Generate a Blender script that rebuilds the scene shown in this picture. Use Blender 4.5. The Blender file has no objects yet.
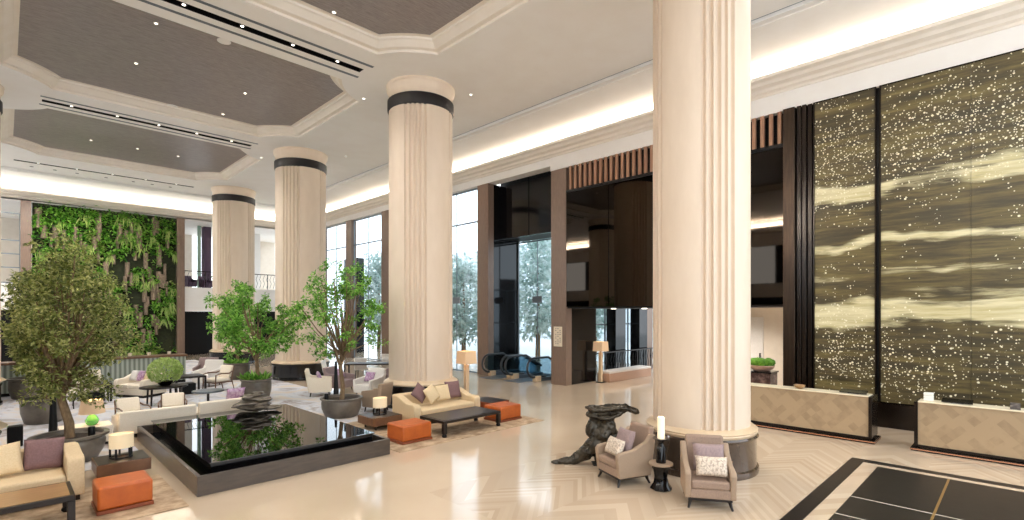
import bpy, bmesh, math, random
from mathutils import Vector, Matrix, noise
from mathutils.geometry import tessellate_polygon
random.seed(7)
PI = math.pi; R = math.radians
scene = bpy.context.scene
COL = scene.collection
# ------------------------------------------------------------------ camera
# X runs away to the right of the picture, Y away to the left, Z up; eye 2.75 m above the floor
H = 2.75; F = 508.0; YH = 313.0; S2 = math.sqrt(2)
cam = bpy.data.cameras.new('camera'); co = bpy.data.objects.new('camera', cam); COL.objects.link(co)
co.location = (0, 0, H); co.rotation_euler = (R(90), 0, R(-45))
cam.sensor_width = 36; cam.lens = 36 * F / 1024; cam.shift_y = (YH - 260) / 1024; cam.clip_end = 300
scene.camera = co
def at(u, v, z=0.0):
    d = F * (H - z) / (v - YH); r = (u - 512) / F * d
    return (d + r) / S2, (d - r) / S2
# ------------------------------------------------------------------ materials
def lin(c):
    return tuple(((x / 255) / 12.92 if x / 255 <= .04045 else ((x / 255 + .055) / 1.055) ** 2.4) for x in c) + (1,)
def newmat(name):
    m = bpy.data.materials.new(name); m.use_nodes = True
    nt = m.node_tree; b = nt.nodes['Principled BSDF']
    return m, nt, b
def N(nt, t, **kw):
    n = nt.nodes.new(t)
    for k, v in kw.items():
        if k in ('operation', 'data_type', 'blend_type', 'feature', 'noise_dimensions', 'distance', 'wave_type', 'bands_direction'): setattr(n, k, v)
        else: n.inputs[k].default_value = v
    return n
def pm(name, c1, c2=None, scale=6, rough=.5, metal=0, bump=0, stretch=(1, 1, 1), emit=0, detail=4, spec=None, lo=.35, hi=.65, coat=0):
    m, nt, b = newmat(name); L = nt.links.new
    b.inputs['Base Color'].default_value = lin(c1); b.inputs['Roughness'].default_value = rough; b.inputs['Metallic'].default_value = metal
    if spec is not None: b.inputs['Specular IOR Level'].default_value = spec
    if coat: b.inputs['Coat Weight'].default_value = coat; b.inputs['Coat Roughness'].default_value = .05
    if c2 or bump:
        tc = N(nt, 'ShaderNodeTexCoord'); mp = N(nt, 'ShaderNodeMapping'); mp.inputs['Scale'].default_value = stretch
        L(tc.outputs['Object'], mp.inputs['Vector'])
        nz = N(nt, 'ShaderNodeTexNoise', Scale=scale, Detail=detail, Roughness=.6); L(mp.outputs['Vector'], nz.inputs['Vector'])
        if c2:
            cr = N(nt, 'ShaderNodeValToRGB'); cr.color_ramp.elements[0].color = lin(c1); cr.color_ramp.elements[1].color = lin(c2)
            cr.color_ramp.elements[0].position = lo; cr.color_ramp.elements[1].position = hi
            L(nz.outputs['Fac'], cr.inputs['Fac']); L(cr.outputs['Color'], b.inputs['Base Color'])
        if bump:
            bp = N(nt, 'ShaderNodeBump', Strength=bump, Distance=.02); L(nz.outputs['Fac'], bp.inputs['Height']); L(bp.outputs['Normal'], b.inputs['Normal'])
    if emit:
        b.inputs['Emission Color'].default_value = lin(c1); b.inputs['Emission Strength'].default_value = emit
    return m
def leafmat(name, cols, rough=.45, trans=.35):
    m, nt, b = newmat(name); L = nt.links.new
    g = N(nt, 'ShaderNodeNewGeometry'); cr = N(nt, 'ShaderNodeValToRGB')
    e = cr.color_ramp.elements
    while len(e) < len(cols): e.new(.5)
    for i, c in enumerate(cols): e[i].position = i / (len(cols) - 1); e[i].color = lin(c)
    L(g.outputs['Random Per Island'], cr.inputs['Fac']); L(cr.outputs['Color'], b.inputs['Base Color'])
    b.inputs['Roughness'].default_value = rough
    t = N(nt, 'ShaderNodeBsdfTranslucent'); L(cr.outputs['Color'], t.inputs['Color'])
    mx = N(nt, 'ShaderNodeMixShader', Fac=trans); L(b.outputs[0], mx.inputs[1]); L(t.outputs[0], mx.inputs[2])
    L(mx.outputs[0], nt.nodes['Material Output'].inputs['Surface'])
    return m
def glassmat(name, tint, refl=.08):
    m, nt, b = newmat(name); L = nt.links.new; nt.nodes.remove(b)
    t = N(nt, 'ShaderNodeBsdfTransparent', Color=lin(tint)); g = N(nt, 'ShaderNodeBsdfGlossy', Color=(1, 1, 1, 1), Roughness=.01)
    lw = N(nt, 'ShaderNodeLayerWeight', Blend=.5); pw = N(nt, 'ShaderNodeMath', operation='POWER'); pw.inputs[1].default_value = 4.0; L(lw.outputs['Facing'], pw.inputs[0])
    fr = N(nt, 'ShaderNodeMath', operation='MULTIPLY_ADD'); fr.inputs[1].default_value = .8; fr.inputs[2].default_value = .04; L(pw.outputs[0], fr.inputs[0]); mx = N(nt, 'ShaderNodeMixShader')
    L(fr.outputs[0], mx.inputs[0]); L(t.outputs[0], mx.inputs[1]); L(g.outputs[0], mx.inputs[2]); L(mx.outputs[0], nt.nodes['Material Output'].inputs['Surface'])
    return m
def lampmat(name, c, s):
    m, nt, b = newmat(name)
    b.inputs['Base Color'].default_value = lin(c); b.inputs['Roughness'].default_value = .7
    b.inputs['Emission Color'].default_value = lin(c); b.inputs['Emission Strength'].default_value = s
    return m

M = {}
M['plaster'] = pm('plaster', (247, 244, 240), (244, 240, 235), scale=1.5, rough=.7)
M['moulding'] = pm('moulding', (240, 231, 219), (236, 226, 212), scale=2, rough=.6)
M['coffer'] = pm('coffer fabric', (122, 115, 114), (164, 155, 152), scale=7, rough=.36, stretch=(.8, 7, 1), detail=10, bump=.04, lo=.32, hi=.68)
M['limestone'] = pm('limestone', (222, 203, 181), (228, 210, 189), scale=2, rough=.5, stretch=(2, 2, .6), lo=.3, hi=.7)
M['band'] = pm('dark bronze band', (20, 13, 11), rough=.45, spec=.25)
M['plinth'] = pm('bronze marble', (46, 34, 27), (74, 57, 44), scale=2, rough=.12, detail=8, stretch=(1, 1, .4), coat=.6)
M['plinth_dark'] = pm('black marble', (10, 10, 13), (22, 21, 24), scale=2, rough=.12, detail=8)
M['ring'] = pm('gold ring stone', (206, 182, 150), (216, 194, 164), scale=3, rough=.3)
M['wood'] = pm('walnut', (104, 76, 60), (128, 96, 76), scale=4, rough=.45, stretch=(12, 12, .8), detail=6)
M['wood_post'] = pm('walnut post', (112, 92, 78), (130, 108, 92), scale=4, rough=.4, stretch=(12, 12, .8), detail=6)
M['slat'] = pm('copper walnut slat', (150, 110, 86), (168, 128, 102), scale=4, rough=.45, stretch=(8, 8, .8))
M['black'] = pm('black', (9, 8, 9), rough=.4, spec=.25)
M['black_gloss'] = pm('black stone', (7, 7, 9), (14, 13, 14), scale=2, rough=.08, spec=.4)
M['blackglass'] = pm('smoked mirror', (96, 78, 62), rough=.03, metal=1)
M['blackglass'].node_tree.nodes['Principled BSDF'].inputs['Base Color'].default_value = (.042, .034, .027, 1)
M['bronze'] = pm('dark bronze', (46, 35, 27), (64, 50, 38), scale=3, rough=.3, metal=.7, stretch=(6, 6, .6))
M['bronze_d'] = pm('deep bronze', (30, 23, 18), (40, 31, 24), scale=2, rough=.2, metal=.5)
M['copper'] = pm('copper trim', (214, 160, 130), rough=.25, metal=.8)
M['gold'] = pm('brass line', (186, 150, 90), rough=.3, metal=.7)
M['winframe'] = pm('window frame', (124, 134, 142), rough=.4)
M['glass'] = glassmat('window glass', (232, 240, 245))
M['railglass'] = glassmat('balustrade glass', (196, 214, 222))
M['cream'] = pm('cream upholstery', (208, 184, 146), (218, 195, 158), scale=40, rough=.85, bump=.08)
M['cream_l'] = pm('ivory upholstery', (232, 220, 200), (240, 229, 212), scale=40, rough=.85, bump=.08)
M['white_fab'] = pm('white upholstery', (226, 222, 216), (236, 232, 227), scale=40, rough=.85, bump=.08)
M['taupe'] = pm('taupe upholstery', (142, 120, 104), (156, 133, 116), scale=60, rough=.85, bump=.1)
M['taupe_side'] = pm('taupe side weave', (152, 131, 110), (166, 144, 122), scale=30, rough=.85, bump=.1, stretch=(8, 8, 1))
M['mauve'] = pm('mauve fabric', (112, 84, 84), (128, 98, 98), scale=50, rough=.8, bump=.1)
M['lilac'] = pm('lilac fabric', (142, 122, 122), (156, 136, 134), scale=40, rough=.7, bump=.1)
M['pattern'] = pm('cream jacquard', (222, 208, 190), (176, 158, 142), scale=38, rough=.85, lo=.45, hi=.6)
M['beigecush'] = pm('sand cushion', (216, 192, 152), (226, 205, 168), scale=60, rough=.85, bump=.1)
M['purple'] = pm('violet print', (150, 104, 148), (206, 184, 204), scale=14, rough=.8)
M['orange'] = pm('orange leather', (166, 78, 24), (184, 92, 32), scale=5, rough=.42, bump=.03)
M['orange_d'] = pm('orange plinth', (128, 62, 30), rough=.5)
M['tablewood'] = pm('table walnut', (96, 66, 46), (120, 84, 58), scale=4, rough=.3, stretch=(1, 9, 1), detail=6)
M['tabletop'] = pm('brown veneer', (150, 116, 78), (168, 132, 92), scale=4, rough=.3, stretch=(1, 9, 1), detail=6)
M['tabledark'] = pm('espresso wood', (26, 19, 16), (38, 29, 24), scale=4, rough=.3, stretch=(1, 9, 1), spec=.35)
M['steel'] = pm('dark steel', (70, 66, 64), rough=.3, metal=.9)
M['pot'] = pm('bronze planter', (92, 86, 78), (126, 117, 106), scale=2.2, rough=.4, metal=.35, detail=6)
M['soil'] = pm('soil', (44, 34, 27), (64, 50, 38), scale=20, rough=.95, bump=.6)
M['bark'] = pm('tree bark', (104, 84, 60), (142, 118, 88), scale=8, rough=.85, bump=.5, stretch=(3, 3, 1))
M['leafA'] = leafmat('olive leaves', [(70, 82, 36), (112, 124, 58), (152, 158, 84), (198, 198, 134)])
M['leafB'] = leafmat('green leaves', [(54, 100, 30), (94, 152, 48), (128, 186, 70), (170, 210, 104)])
M['leafC'] = leafmat('fern leaves', [(34, 84, 20), (78, 144, 36), (122, 182, 60), (164, 204, 96)])
M['leafC2'] = leafmat('pale fern leaves', [(120, 150, 60), (160, 184, 96), (190, 200, 124)])
M['leafH'] = leafmat('hydrangea petals', [(150, 180, 90), (184, 206, 122), (212, 222, 158)])
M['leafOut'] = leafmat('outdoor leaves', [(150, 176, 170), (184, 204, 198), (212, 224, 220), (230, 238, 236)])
M['moss'] = pm('moss', (60, 104, 20), (104, 150, 40), scale=14, rough=.95, bump=.8)
M['bowl'] = pm('rose clay bowl', (188, 150, 130), (204, 170, 150), scale=6, rough=.5)
M['darkmarble'] = pm('brown marble', (70, 50, 46), (150, 124, 116), scale=4, rough=.2, detail=10, lo=.5, hi=.72)
M['shade'] = lampmat('lamp shade', (240, 218, 180), .14)
M['shade_t'] = lampmat('floor lamp shade', (224, 190, 152), .12)
M['bulb'] = lampmat('lamp lens', (255, 246, 226), 5)
M['candle'] = lampmat('glowing cylinder', (255, 240, 206), .3)
M['strip'] = lampmat('cove strip', (255, 222, 170), 1.5)
M['pollwood'] = pm('oak pole', (206, 178, 142), (218, 192, 158), scale=6, rough=.5, stretch=(6, 6, 1))
M['poolwall'] = pm('pool surround', (68, 58, 50), (82, 71, 61), scale=3, rough=.28, stretch=(1, 1, 6))
M['water'] = pm('still black water', (5, 6, 6), rough=.015, spec=1.0)
M['rock'] = pm('dark layered rock', (62, 54, 46), (130, 118, 102), scale=6, rough=.3, bump=.5, stretch=(1, 1, 4), detail=8)
M['sculpt'] = pm('patinated bronze', (34, 31, 25), (76, 68, 55), scale=5, rough=.22, metal=.5, bump=.6, detail=8)
M['deskstone'] = None
M['ledge'] = pm('cream ledge', (238, 226, 196), (244, 233, 206), scale=4, rough=.25)
M['stone'] = pm('black slate', (22, 20, 19), (36, 32, 30), scale=4, rough=.35, spec=.3, stretch=(3, 1, 1), detail=8)
M['joint'] = pm('pale joint', (206, 196, 180), rough=.5)
M['barfront'] = None
M['plaque'] = pm('ivory plaque', (226, 214, 192), rough=.4)
M['ink'] = pm('grey ink', (120, 112, 100), rough=.6)
M['green_glass'] = pm('green glass', (96, 190, 84), rough=.08, spec=.8)
M['clear'] = pm('crystal', (232, 232, 226), rough=.08, emit=.12)  # faint glow put into the crystal colour, though it is no lamp
M['wallpaper'] = pm('beige wall', (226, 214, 198), (232, 221, 206), scale=3, rough=.6)
M['benchfab'] = pm('bench fabric', (166, 130, 106), (182, 146, 122), scale=30, rough=.8)
M['benchtop'] = pm('bench cushion', (214, 202, 190), rough=.8)
M['corkbark'] = pm('cork bark', (104, 90, 76), (158, 138, 118), scale=7, rough=.9, bump=.7, stretch=(3, 3, 1))
M['backing'] = pm('planting felt', (26, 32, 18), (44, 50, 26), scale=8, rough=.95)
M['mauvewall'] = pm('plum wall', (84, 62, 84), rough=.6)
M['chrome'] = pm('brushed steel', (170, 172, 174), rough=.25, metal=.9)
M['rubber'] = pm('handrail rubber', (40, 44, 48), rough=.35)
M['plate'] = pm('escalator plate', (92, 100, 108), (112, 120, 128), scale=60, rough=.35, metal=.5)
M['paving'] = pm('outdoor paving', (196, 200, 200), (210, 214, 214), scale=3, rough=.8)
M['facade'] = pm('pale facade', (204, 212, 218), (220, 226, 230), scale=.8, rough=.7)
# floor: polished limestone laid in chevrons round the reception end
def floor_mat():
    m, nt, b = newmat('polished limestone floor'); L = nt.links.new
    tc = N(nt, 'ShaderNodeTexCoord'); sp = N(nt, 'ShaderNodeSeparateXYZ'); L(tc.outputs['Object'], sp.inputs[0])
    def mth(op, a, b_=None):
        n = N(nt, 'ShaderNodeMath', operation=op)
        for i, x in enumerate((a, b_)):
            if x is None: continue
            if isinstance(x, (int, float)): n.inputs[i].default_value = x
            else: L(x, n.inputs[i])
        return n.outputs[0]
    X, Y = sp.outputs['X'], sp.outputs['Y']
    cx = mth('DIVIDE', Y, 1.15); ci = mth('FLOOR', cx); fr = mth('ABSOLUTE', mth('SUBTRACT', mth('FRACT', cx), .5))
    f = mth('ADD', X, mth('MULTIPLY', fr, 1.5))
    pitch = mth('ADD', .11, mth('MULTIPLY', mth('FRACT', mth('MULTIPLY', ci, .5)), .36))
    q = mth('DIVIDE', f, pitch); si = mth('FLOOR', q)
    cb = N(nt, 'ShaderNodeCombineXYZ'); L(si, cb.inputs[0]); L(ci, cb.inputs[1])
    wn = N(nt, 'ShaderNodeTexWhiteNoise'); L(cb.outputs[0], wn.inputs['Vector'])
    alt = mth('MODULO', si, 2.0)
    val = mth('ADD', mth('MULTIPLY', wn.outputs['Value'], .6), mth('MULTIPLY', mth('ABSOLUTE', alt), .4))
    mask = mth('MULTIPLY', mth('GREATER_THAN', X, 4.6), mth('LESS_THAN', Y, 6.4))
    nz = N(nt, 'ShaderNodeTexNoise', Scale=.8, Detail=6); L(tc.outputs['Object'], nz.inputs['Vector'])
    c0 = N(nt, 'ShaderNodeValToRGB'); c0.color_ramp.elements[0].color = lin((196, 175, 150)); c0.color_ramp.elements[1].color = lin((212, 192, 167))
    L(nz.outputs['Fac'], c0.inputs['Fac'])
    c1 = N(nt, 'ShaderNodeValToRGB'); c1.color_ramp.elements[0].color = lin((194, 172, 147)); c1.color_ramp.elements[1].color = lin((212, 193, 169))
    L(val, c1.inputs['Fac'])
    mx = N(nt, 'ShaderNodeMix', data_type='RGBA'); L(mask, mx.inputs['Factor']); L(c0.outputs[0], mx.inputs['A']); L(c1.outputs[0], mx.inputs['B'])
    L(mx.outputs['Result'], b.inputs['Base Color']); b.inputs['Roughness'].default_value = .1; b.inputs['Specular IOR Level'].default_value = .75
    return m
M['floor'] = floor_mat()
def carpet_mat():
    m, nt, b = newmat('marbled lounge carpet'); L = nt.links.new
    tc = N(nt, 'ShaderNodeTexCoord'); mp = N(nt, 'ShaderNodeMapping'); mp.inputs['Scale'].default_value = (1, .6, 1); L(tc.outputs['Object'], mp.inputs[0])
    nz = N(nt, 'ShaderNodeTexNoise', Scale=.9, Detail=7, Roughness=.65, Distortion=1.5); L(mp.outputs[0], nz.inputs['Vector'])
    c = N(nt, 'ShaderNodeValToRGB'); e = c.color_ramp.elements
    e[0].position = .36; e[0].color = lin((150, 136, 128)); e[1].position = .64; e[1].color = lin((214, 198, 180))
    x = e.new(.5); x.color = lin((206, 208, 216))
    L(nz.outputs['Fac'], c.inputs[0]); L(c.outputs[0], b.inputs['Base Color']); b.inputs['Roughness'].default_value = .9
    return m
M['carpet'] = carpet_mat()
M['rug'] = pm('brown silk rug', (148, 122, 94), (196, 172, 142), scale=2.6, rough=.85, detail=10, stretch=(1.5, 1.9, 1), lo=.38, hi=.62)
def desk_mat():
    m, nt, b = newmat('diamond stone marquetry'); L = nt.links.new
    tc = N(nt, 'ShaderNodeTexCoord'); mp = N(nt, 'ShaderNodeMapping'); mp.inputs['Rotation'].default_value = (R(45), 0, 0); mp.inputs['Scale'].default_value = (0, 7, 7); L(tc.outputs['Object'], mp.inputs[0])
    fl = N(nt, 'ShaderNodeVectorMath', operation='FLOOR'); L(mp.outputs[0], fl.inputs[0])
    wn = N(nt, 'ShaderNodeTexWhiteNoise'); L(fl.outputs[0], wn.inputs['Vector'])
    nz = N(nt, 'ShaderNodeTexNoise', Scale=9., Detail=6.); L(tc.outputs['Object'], nz.inputs['Vector'])
    ma = N(nt, 'ShaderNodeMath', operation='ADD'); L(wn.outputs['Value'], ma.inputs[0]); L(nz.outputs['Fac'], ma.inputs[1])
    c = N(nt, 'ShaderNodeValToRGB'); e = c.color_ramp.elements; e[0].position = .45; e[0].color = lin((152, 131, 104)); e[1].position = 1.0; e[1].color = lin((172, 150, 120))
    L(ma.outputs[0], c.inputs[0]); L(c.outputs[0], b.inputs['Base Color']); b.inputs['Roughness'].default_value = .35
    return m
M['deskstone'] = desk_mat()
def bar_mat():
    m, nt, b = newmat('ribbed celadon tile'); L = nt.links.new
    tc = N(nt, 'ShaderNodeTexCoord'); w = N(nt, 'ShaderNodeTexWave', Scale=2.2, Distortion=.4); w.bands_direction = 'X'; L(tc.outputs['Object'], w.inputs['Vector'])
    c = N(nt, 'ShaderNodeValToRGB'); c.color_ramp.elements[0].color = lin((108, 116, 106)); c.color_ramp.elements[1].color = lin((176, 184, 172))
    L(w.outputs['Fac'], c.inputs[0]); L(c.outputs[0], b.inputs['Base Color']); b.inputs['Roughness'].default_value = .35
    return m
M['barfront'] = bar_mat()
def art_mat():
    """abstract gilt wall: dark olive ground, brushed pale gold drifts and a spatter of gold flecks"""
    m, nt, b = newmat('gilded mural'); L = nt.links.new
    tc = N(nt, 'ShaderNodeTexCoord'); sp = N(nt, 'ShaderNodeSeparateXYZ'); L(tc.outputs['Object'], sp.inputs[0])
    def mth(op, a, b_=None, c_=None):
        n = N(nt, 'ShaderNodeMath', operation=op)
        for i, x in enumerate((a, b_, c_)):
            if x is None: continue
            if isinstance(x, (int, float)): n.inputs[i].default_value = x
            else: L(x, n.inputs[i])
        return n.outputs[0]
    Y, Z = sp.outputs['Y'], sp.outputs['Z']
    def nz(sy, sz, sc, det=6, rough=.6, dist=0.):
        mp = N(nt, 'ShaderNodeMapping'); mp.inputs['Scale'].default_value = (1, sy, sz); L(tc.outputs['Object'], mp.inputs[0])
        n = N(nt, 'ShaderNodeTexNoise', Scale=sc, Detail=det, Roughness=rough, Distortion=dist); L(mp.outputs[0], n.inputs['Vector']); return n.outputs['Fac']
    wob = nz(.35, .25, 1., 3)
    zz = mth('ADD', Z, mth('MULTIPLY', mth('SUBTRACT', wob, .5), 1.3))
    def band(z0, s, a):
        d = mth('DIVIDE', mth('SUBTRACT', zz, z0), s)
        return mth('MULTIPLY', mth('POWER', 2.718, mth('MULTIPLY', mth('MULTIPLY', d, d), -1.)), a)
    rag = nz(.3, 3.2, 1.6, 8, .72, .6)                     # ragged brush edges
    big = nz(.16, .5, 1.7, 3)
    br = mth('ADD', mth('ADD', band(5.75, .4, 1.08), band(4.45, .2, .85)), mth('ADD', band(2.85, .5, 1.25), band(3.75, .16, .6)))
    sel = mth('MULTIPLY', br, mth('MULTIPLY_ADD', big, 1.8, -.2))
    edge = N(nt, 'ShaderNodeMapRange'); edge.inputs['From Min'].default_value = .87; edge.inputs['From Max'].default_value = 1.06
    L(mth('ADD', sel, mth('MULTIPLY', rag, .85)), edge.inputs['Value'])
    fine = nz(.3, 3.5, 1.6, 10, .7, .3)
    c = N(nt, 'ShaderNodeValToRGB'); e = c.color_ramp.elements
    e[0].position = .3; e[0].color = lin((36, 30, 15)); e[1].position = .72; e[1].color = lin((156, 142, 92))
    for pp, cc in ((.45, (64, 55, 30)), (.57, (104, 92, 52))):
        x = e.new(pp); x.color = lin(cc)
    L(mth('ADD', mth('MULTIPLY', fine, .75), mth('MULTIPLY', big, .25)), c.inputs[0])
    gold = N(nt, 'ShaderNodeValToRGB'); gold.color_ramp.elements[0].position = .35; gold.color_ramp.elements[0].color = lin((186, 174, 120)); gold.color_ramp.elements[1].position = .6; gold.color_ramp.elements[1].color = lin((226, 218, 180))
    L(fine, gold.inputs[0])
    g0 = N(nt, 'ShaderNodeMix', data_type='RGBA'); L(edge.outputs[0], g0.inputs['Factor']); L(c.outputs[0], g0.inputs['A']); L(gold.outputs[0], g0.inputs['B'])
    up = mth('POWER', 2.718, mth('MULTIPLY', -1., mth('POWER', mth('DIVIDE', mth('SUBTRACT', Z, 6.7), 1.1), 2.)))
    lowm = mth('POWER', 2.718, mth('MULTIPLY', -1., mth('POWER', mth('DIVIDE', mth('SUBTRACT', Z, 1.9), .9), 2.)))
    dens = mth('ADD', mth('MULTIPLY', nz(.45, .45, 1.1, 3), .9), mth('MULTIPLY', mth('ADD', up, mth('MULTIPLY', lowm, .6)), .28))
    tot = None
    for sc, thr, off in ((11., .27, 0), (17., .3, 3), (24., .36, 7)):
        vo = N(nt, 'ShaderNodeTexVoronoi', Scale=sc, Randomness=1.)
        mp = N(nt, 'ShaderNodeMapping'); mp.inputs['Scale'].default_value = (0, 1, 1); mp.inputs['Location'].default_value = (0, off, off * 1.3); L(tc.outputs['Object'], mp.inputs[0]); L(mp.outputs[0], vo.inputs['Vector'])
        sc_ = N(nt, 'ShaderNodeSeparateColor'); L(vo.outputs['Color'], sc_.inputs[0])
        rad = mth('MULTIPLY_ADD', sc_.outputs[0], thr * .75, thr * .25)
        keep = mth('LESS_THAN', sc_.outputs[1], mth('MULTIPLY_ADD', dens, 2.0, -.8))
        dot = mth('MULTIPLY', mth('LESS_THAN', vo.outputs['Distance'], rad), keep)
        tot = dot if tot is None else mth('MAXIMUM', tot, dot)
    c = g0
    mx = N(nt, 'ShaderNodeMix', data_type='RGBA'); L(tot, mx.inputs['Factor']); L(c.outputs['Result'], mx.inputs['A']); mx.inputs['B'].default_value = lin((238, 232, 204))
    L(mx.outputs['Result'], b.inputs['Base Color']); b.inputs['Roughness'].default_value = .42
    return m
M['art'] = art_mat()

# ------------------------------------------------------------------ mesh building
class MB:
    def __init__(s, m=None): s.v = []; s.f = []; s.m = m or Matrix()
    def add(s, vs, fs):
        o = len(s.v); s.v += [tuple(s.m @ Vector(p)) for p in vs]; s.f += [tuple(i + o for i in f) for f in fs]; return s
    def box(s, x0, x1, y0, y1, z0, z1):
        vs = [(x, y, z) for z in (z0, z1) for x, y in ((x0, y0), (x1, y0), (x1, y1), (x0, y1))]
        return s.add(vs, [(3, 2, 1, 0), (4, 5, 6, 7), (0, 1, 5, 4), (1, 2, 6, 5), (2, 3, 7, 6), (3, 0, 4, 7)])
    def cbox(s, cx, cy, z0, w, d, h): return s.box(cx - w / 2, cx + w / 2, cy - d / 2, cy + d / 2, z0, z0 + h)
    def lathe(s, prof, n=32, c=(0, 0, 0), sy=1.0, caps=True):
        vs = []; fs = []
        for r, z in prof:
            for k in range(n):
                a = 2 * PI * k / n; vs.append((c[0] + r * math.cos(a), c[1] + r * sy * math.sin(a), c[2] + z))
        for i in range(len(prof) - 1):
            for k in range(n):
                fs.append((i * n + k, i * n + (k + 1) % n, (i + 1) * n + (k + 1) % n, (i + 1) * n + k))
        if caps:
            if prof[0][0] > 1e-6: fs.append(tuple(reversed(range(n))))
            if prof[-1][0] > 1e-6: fs.append(tuple(range((len(prof) - 1) * n, len(prof) * n)))
        return s.add(vs, fs)
    def prism(s, poly, axis, a, b):
        """poly in the two other axes, extruded along axis from a to b"""
        n = len(poly)
        def P(p, t):
            return {'x': (t, p[0], p[1]), 'y': (p[0], t, p[1]), 'z': (p[0], p[1], t)}[axis]
        vs = [P(p, a) for p in poly] + [P(p, b) for p in poly]
        return s.add(vs, [tuple(range(n)), tuple(reversed(range(n, 2 * n)))] + [(i, i + n, (i + 1) % n + n, (i + 1) % n) for i in range(n)])
    def tube(s, pts, rad, n=8, closed=False):
        pts = [Vector(p) for p in pts]; k = len(pts)
        rs = rad if isinstance(rad, (list, tuple)) else [rad] * k
        vs = []; fs = []; prev = None
        for i, p in enumerate(pts):
            if closed: t = pts[(i + 1) % k] - pts[i - 1]
            else: t = pts[min(i + 1, k - 1)] - pts[max(i - 1, 0)]
            t.normalize()
            if prev is None: a = t.orthogonal().normalized()
            else:
                a = prev - t * prev.dot(t)
                a = a.normalized() if a.length > 1e-5 else t.orthogonal().normalized()
            prev = a; b = t.cross(a)
            for q in range(n):
                an = 2 * PI * q / n; vs.append(p + (a * math.cos(an) + b * math.sin(an)) * rs[i])
        rng = k if closed else k - 1
        for i in range(rng):
            j = (i + 1) % k
            for q in range(n): fs.append((i * n + q, i * n + (q + 1) % n, j * n + (q + 1) % n, j * n + q))
        if not closed: fs += [tuple(reversed(range(n))), tuple(range((k - 1) * n, k * n))]
        return s.add(vs, fs)
    def blob(s, c, r, seed=0, amp=.15, fr=1.5, sub=3):
        bm = bmesh.new(); bmesh.ops.create_icosphere(bm, subdivisions=sub, radius=1)
        vs = []
        for v in bm.verts:
            d = 1 + amp * noise.noise(Vector(v.co) * fr + Vector((seed * 3.1, seed * 1.7, seed)))
            vs.append((c[0] + v.co.x * r[0] * d, c[1] + v.co.y * r[1] * d, c[2] + v.co.z * r[2] * d))
        fs = [tuple(v.index for v in f.verts) for f in bm.faces]; bm.free(); return s.add(vs, fs)
    def leaf(s, p, d, up, l, w):
        d = d.normalized(); sd = d.cross(up)
        if sd.length < 1e-4: sd = d.orthogonal()
        sd.normalize(); nn = sd.cross(d) * (w * .25)
        return s.add([p, p + d * l * .45 + sd * w * .5 + nn, p + d * l, p + d * l * .45 - sd * w * .5 + nn], [(0, 1, 2, 3)])
    def pillow(s, w, h, t, n=12):
        vs = []; fs = []
        for side in (1, -1):
            o = len(vs)
            for i in range(n + 1):
                for j in range(n + 1):
                    a = 2 * i / n - 1; b = 2 * j / n - 1
                    z = t / 2 * ((1 - a ** 4) * (1 - b ** 4)) ** .55
                    k = 1 - .05 * (1 - abs(a) ** 2) * b * b; q = 1 - .05 * (1 - abs(b) ** 2) * a * a
                    vs.append((a * w / 2 * q, b * h / 2 * k, side * z))
            for i in range(n):
                for j in range(n):
                    f = (o + i * (n + 1) + j, o + (i + 1) * (n + 1) + j, o + (i + 1) * (n + 1) + j + 1, o + i * (n + 1) + j + 1)
                    fs.append(f if side > 0 else tuple(reversed(f)))
        return s.add(vs, fs)
    def build(s, name, mat, parent=None, smooth=False, bevel=0, seg=2, loc=None, merge=False):
        me = bpy.data.meshes.new(name); me.from_pydata(s.v, [], s.f)
        if merge:
            bm = bmesh.new(); bm.from_mesh(me); bmesh.ops.remove_doubles(bm, verts=bm.verts, dist=1e-4); bm.to_mesh(me); bm.free()
        me.materials.append(mat)
        if smooth:
            me.shade_smooth() if smooth is True else None
            if smooth == 'auto':
                me.shade_smooth(); me.set_sharp_from_angle(angle=R(40))
        o = bpy.data.objects.new(name, me); COL.objects.link(o)
        if parent: o.parent = parent
        if loc: o.location = loc
        if bevel:
            b = o.modifiers.new('edge', 'BEVEL'); b.width = bevel; b.segments = seg; b.limit_method = 'ANGLE'; b.angle_limit = R(40)
            me.shade_smooth(); me.set_sharp_from_angle(angle=R(80))
        return o
def box(*a): return MB().box(*a)
def tag(o, label=None, cat=None, group=None, kind=None):
    for k, v in (('label', label), ('category', cat), ('group', group), ('kind', kind)):
        if v: o[k] = v
    return o
def thing(name, label, cat, loc=(0, 0, 0), rz=0, group=None):
    o = bpy.data.objects.new(name, None); COL.objects.link(o); o.location = loc; o.rotation_euler = (0, 0, rz); o.empty_display_size = .1
    return tag(o, label, cat, group)
def copy_tree(o, parent=None):
    c = o.copy(); COL.objects.link(c)
    if parent: c.parent = parent
    for ch in list(o.children): copy_tree(ch, c)
    return c
def again(src, loc, rz, label, group=None):
    c = copy_tree(src); c.location = loc; c.rotation_euler = (0, 0, rz); c['label'] = label
    if group: c['group'] = group
    return c
def struct(name, mb, mat, **k): return tag(mb.build(name, mat, **k), kind='structure')
def light(name, kind, loc, energy, color=(1, .9, .75), rot=(0, 0, 0), **kw):
    l = bpy.data.lights.new(name, kind); l.energy = energy; l.color = color
    for k, v in kw.items(): setattr(l, k, v)
    o = bpy.data.objects.new(name, l); COL.objects.link(o); o.location = loc; o.rotation_euler = rot
    return o

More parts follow.
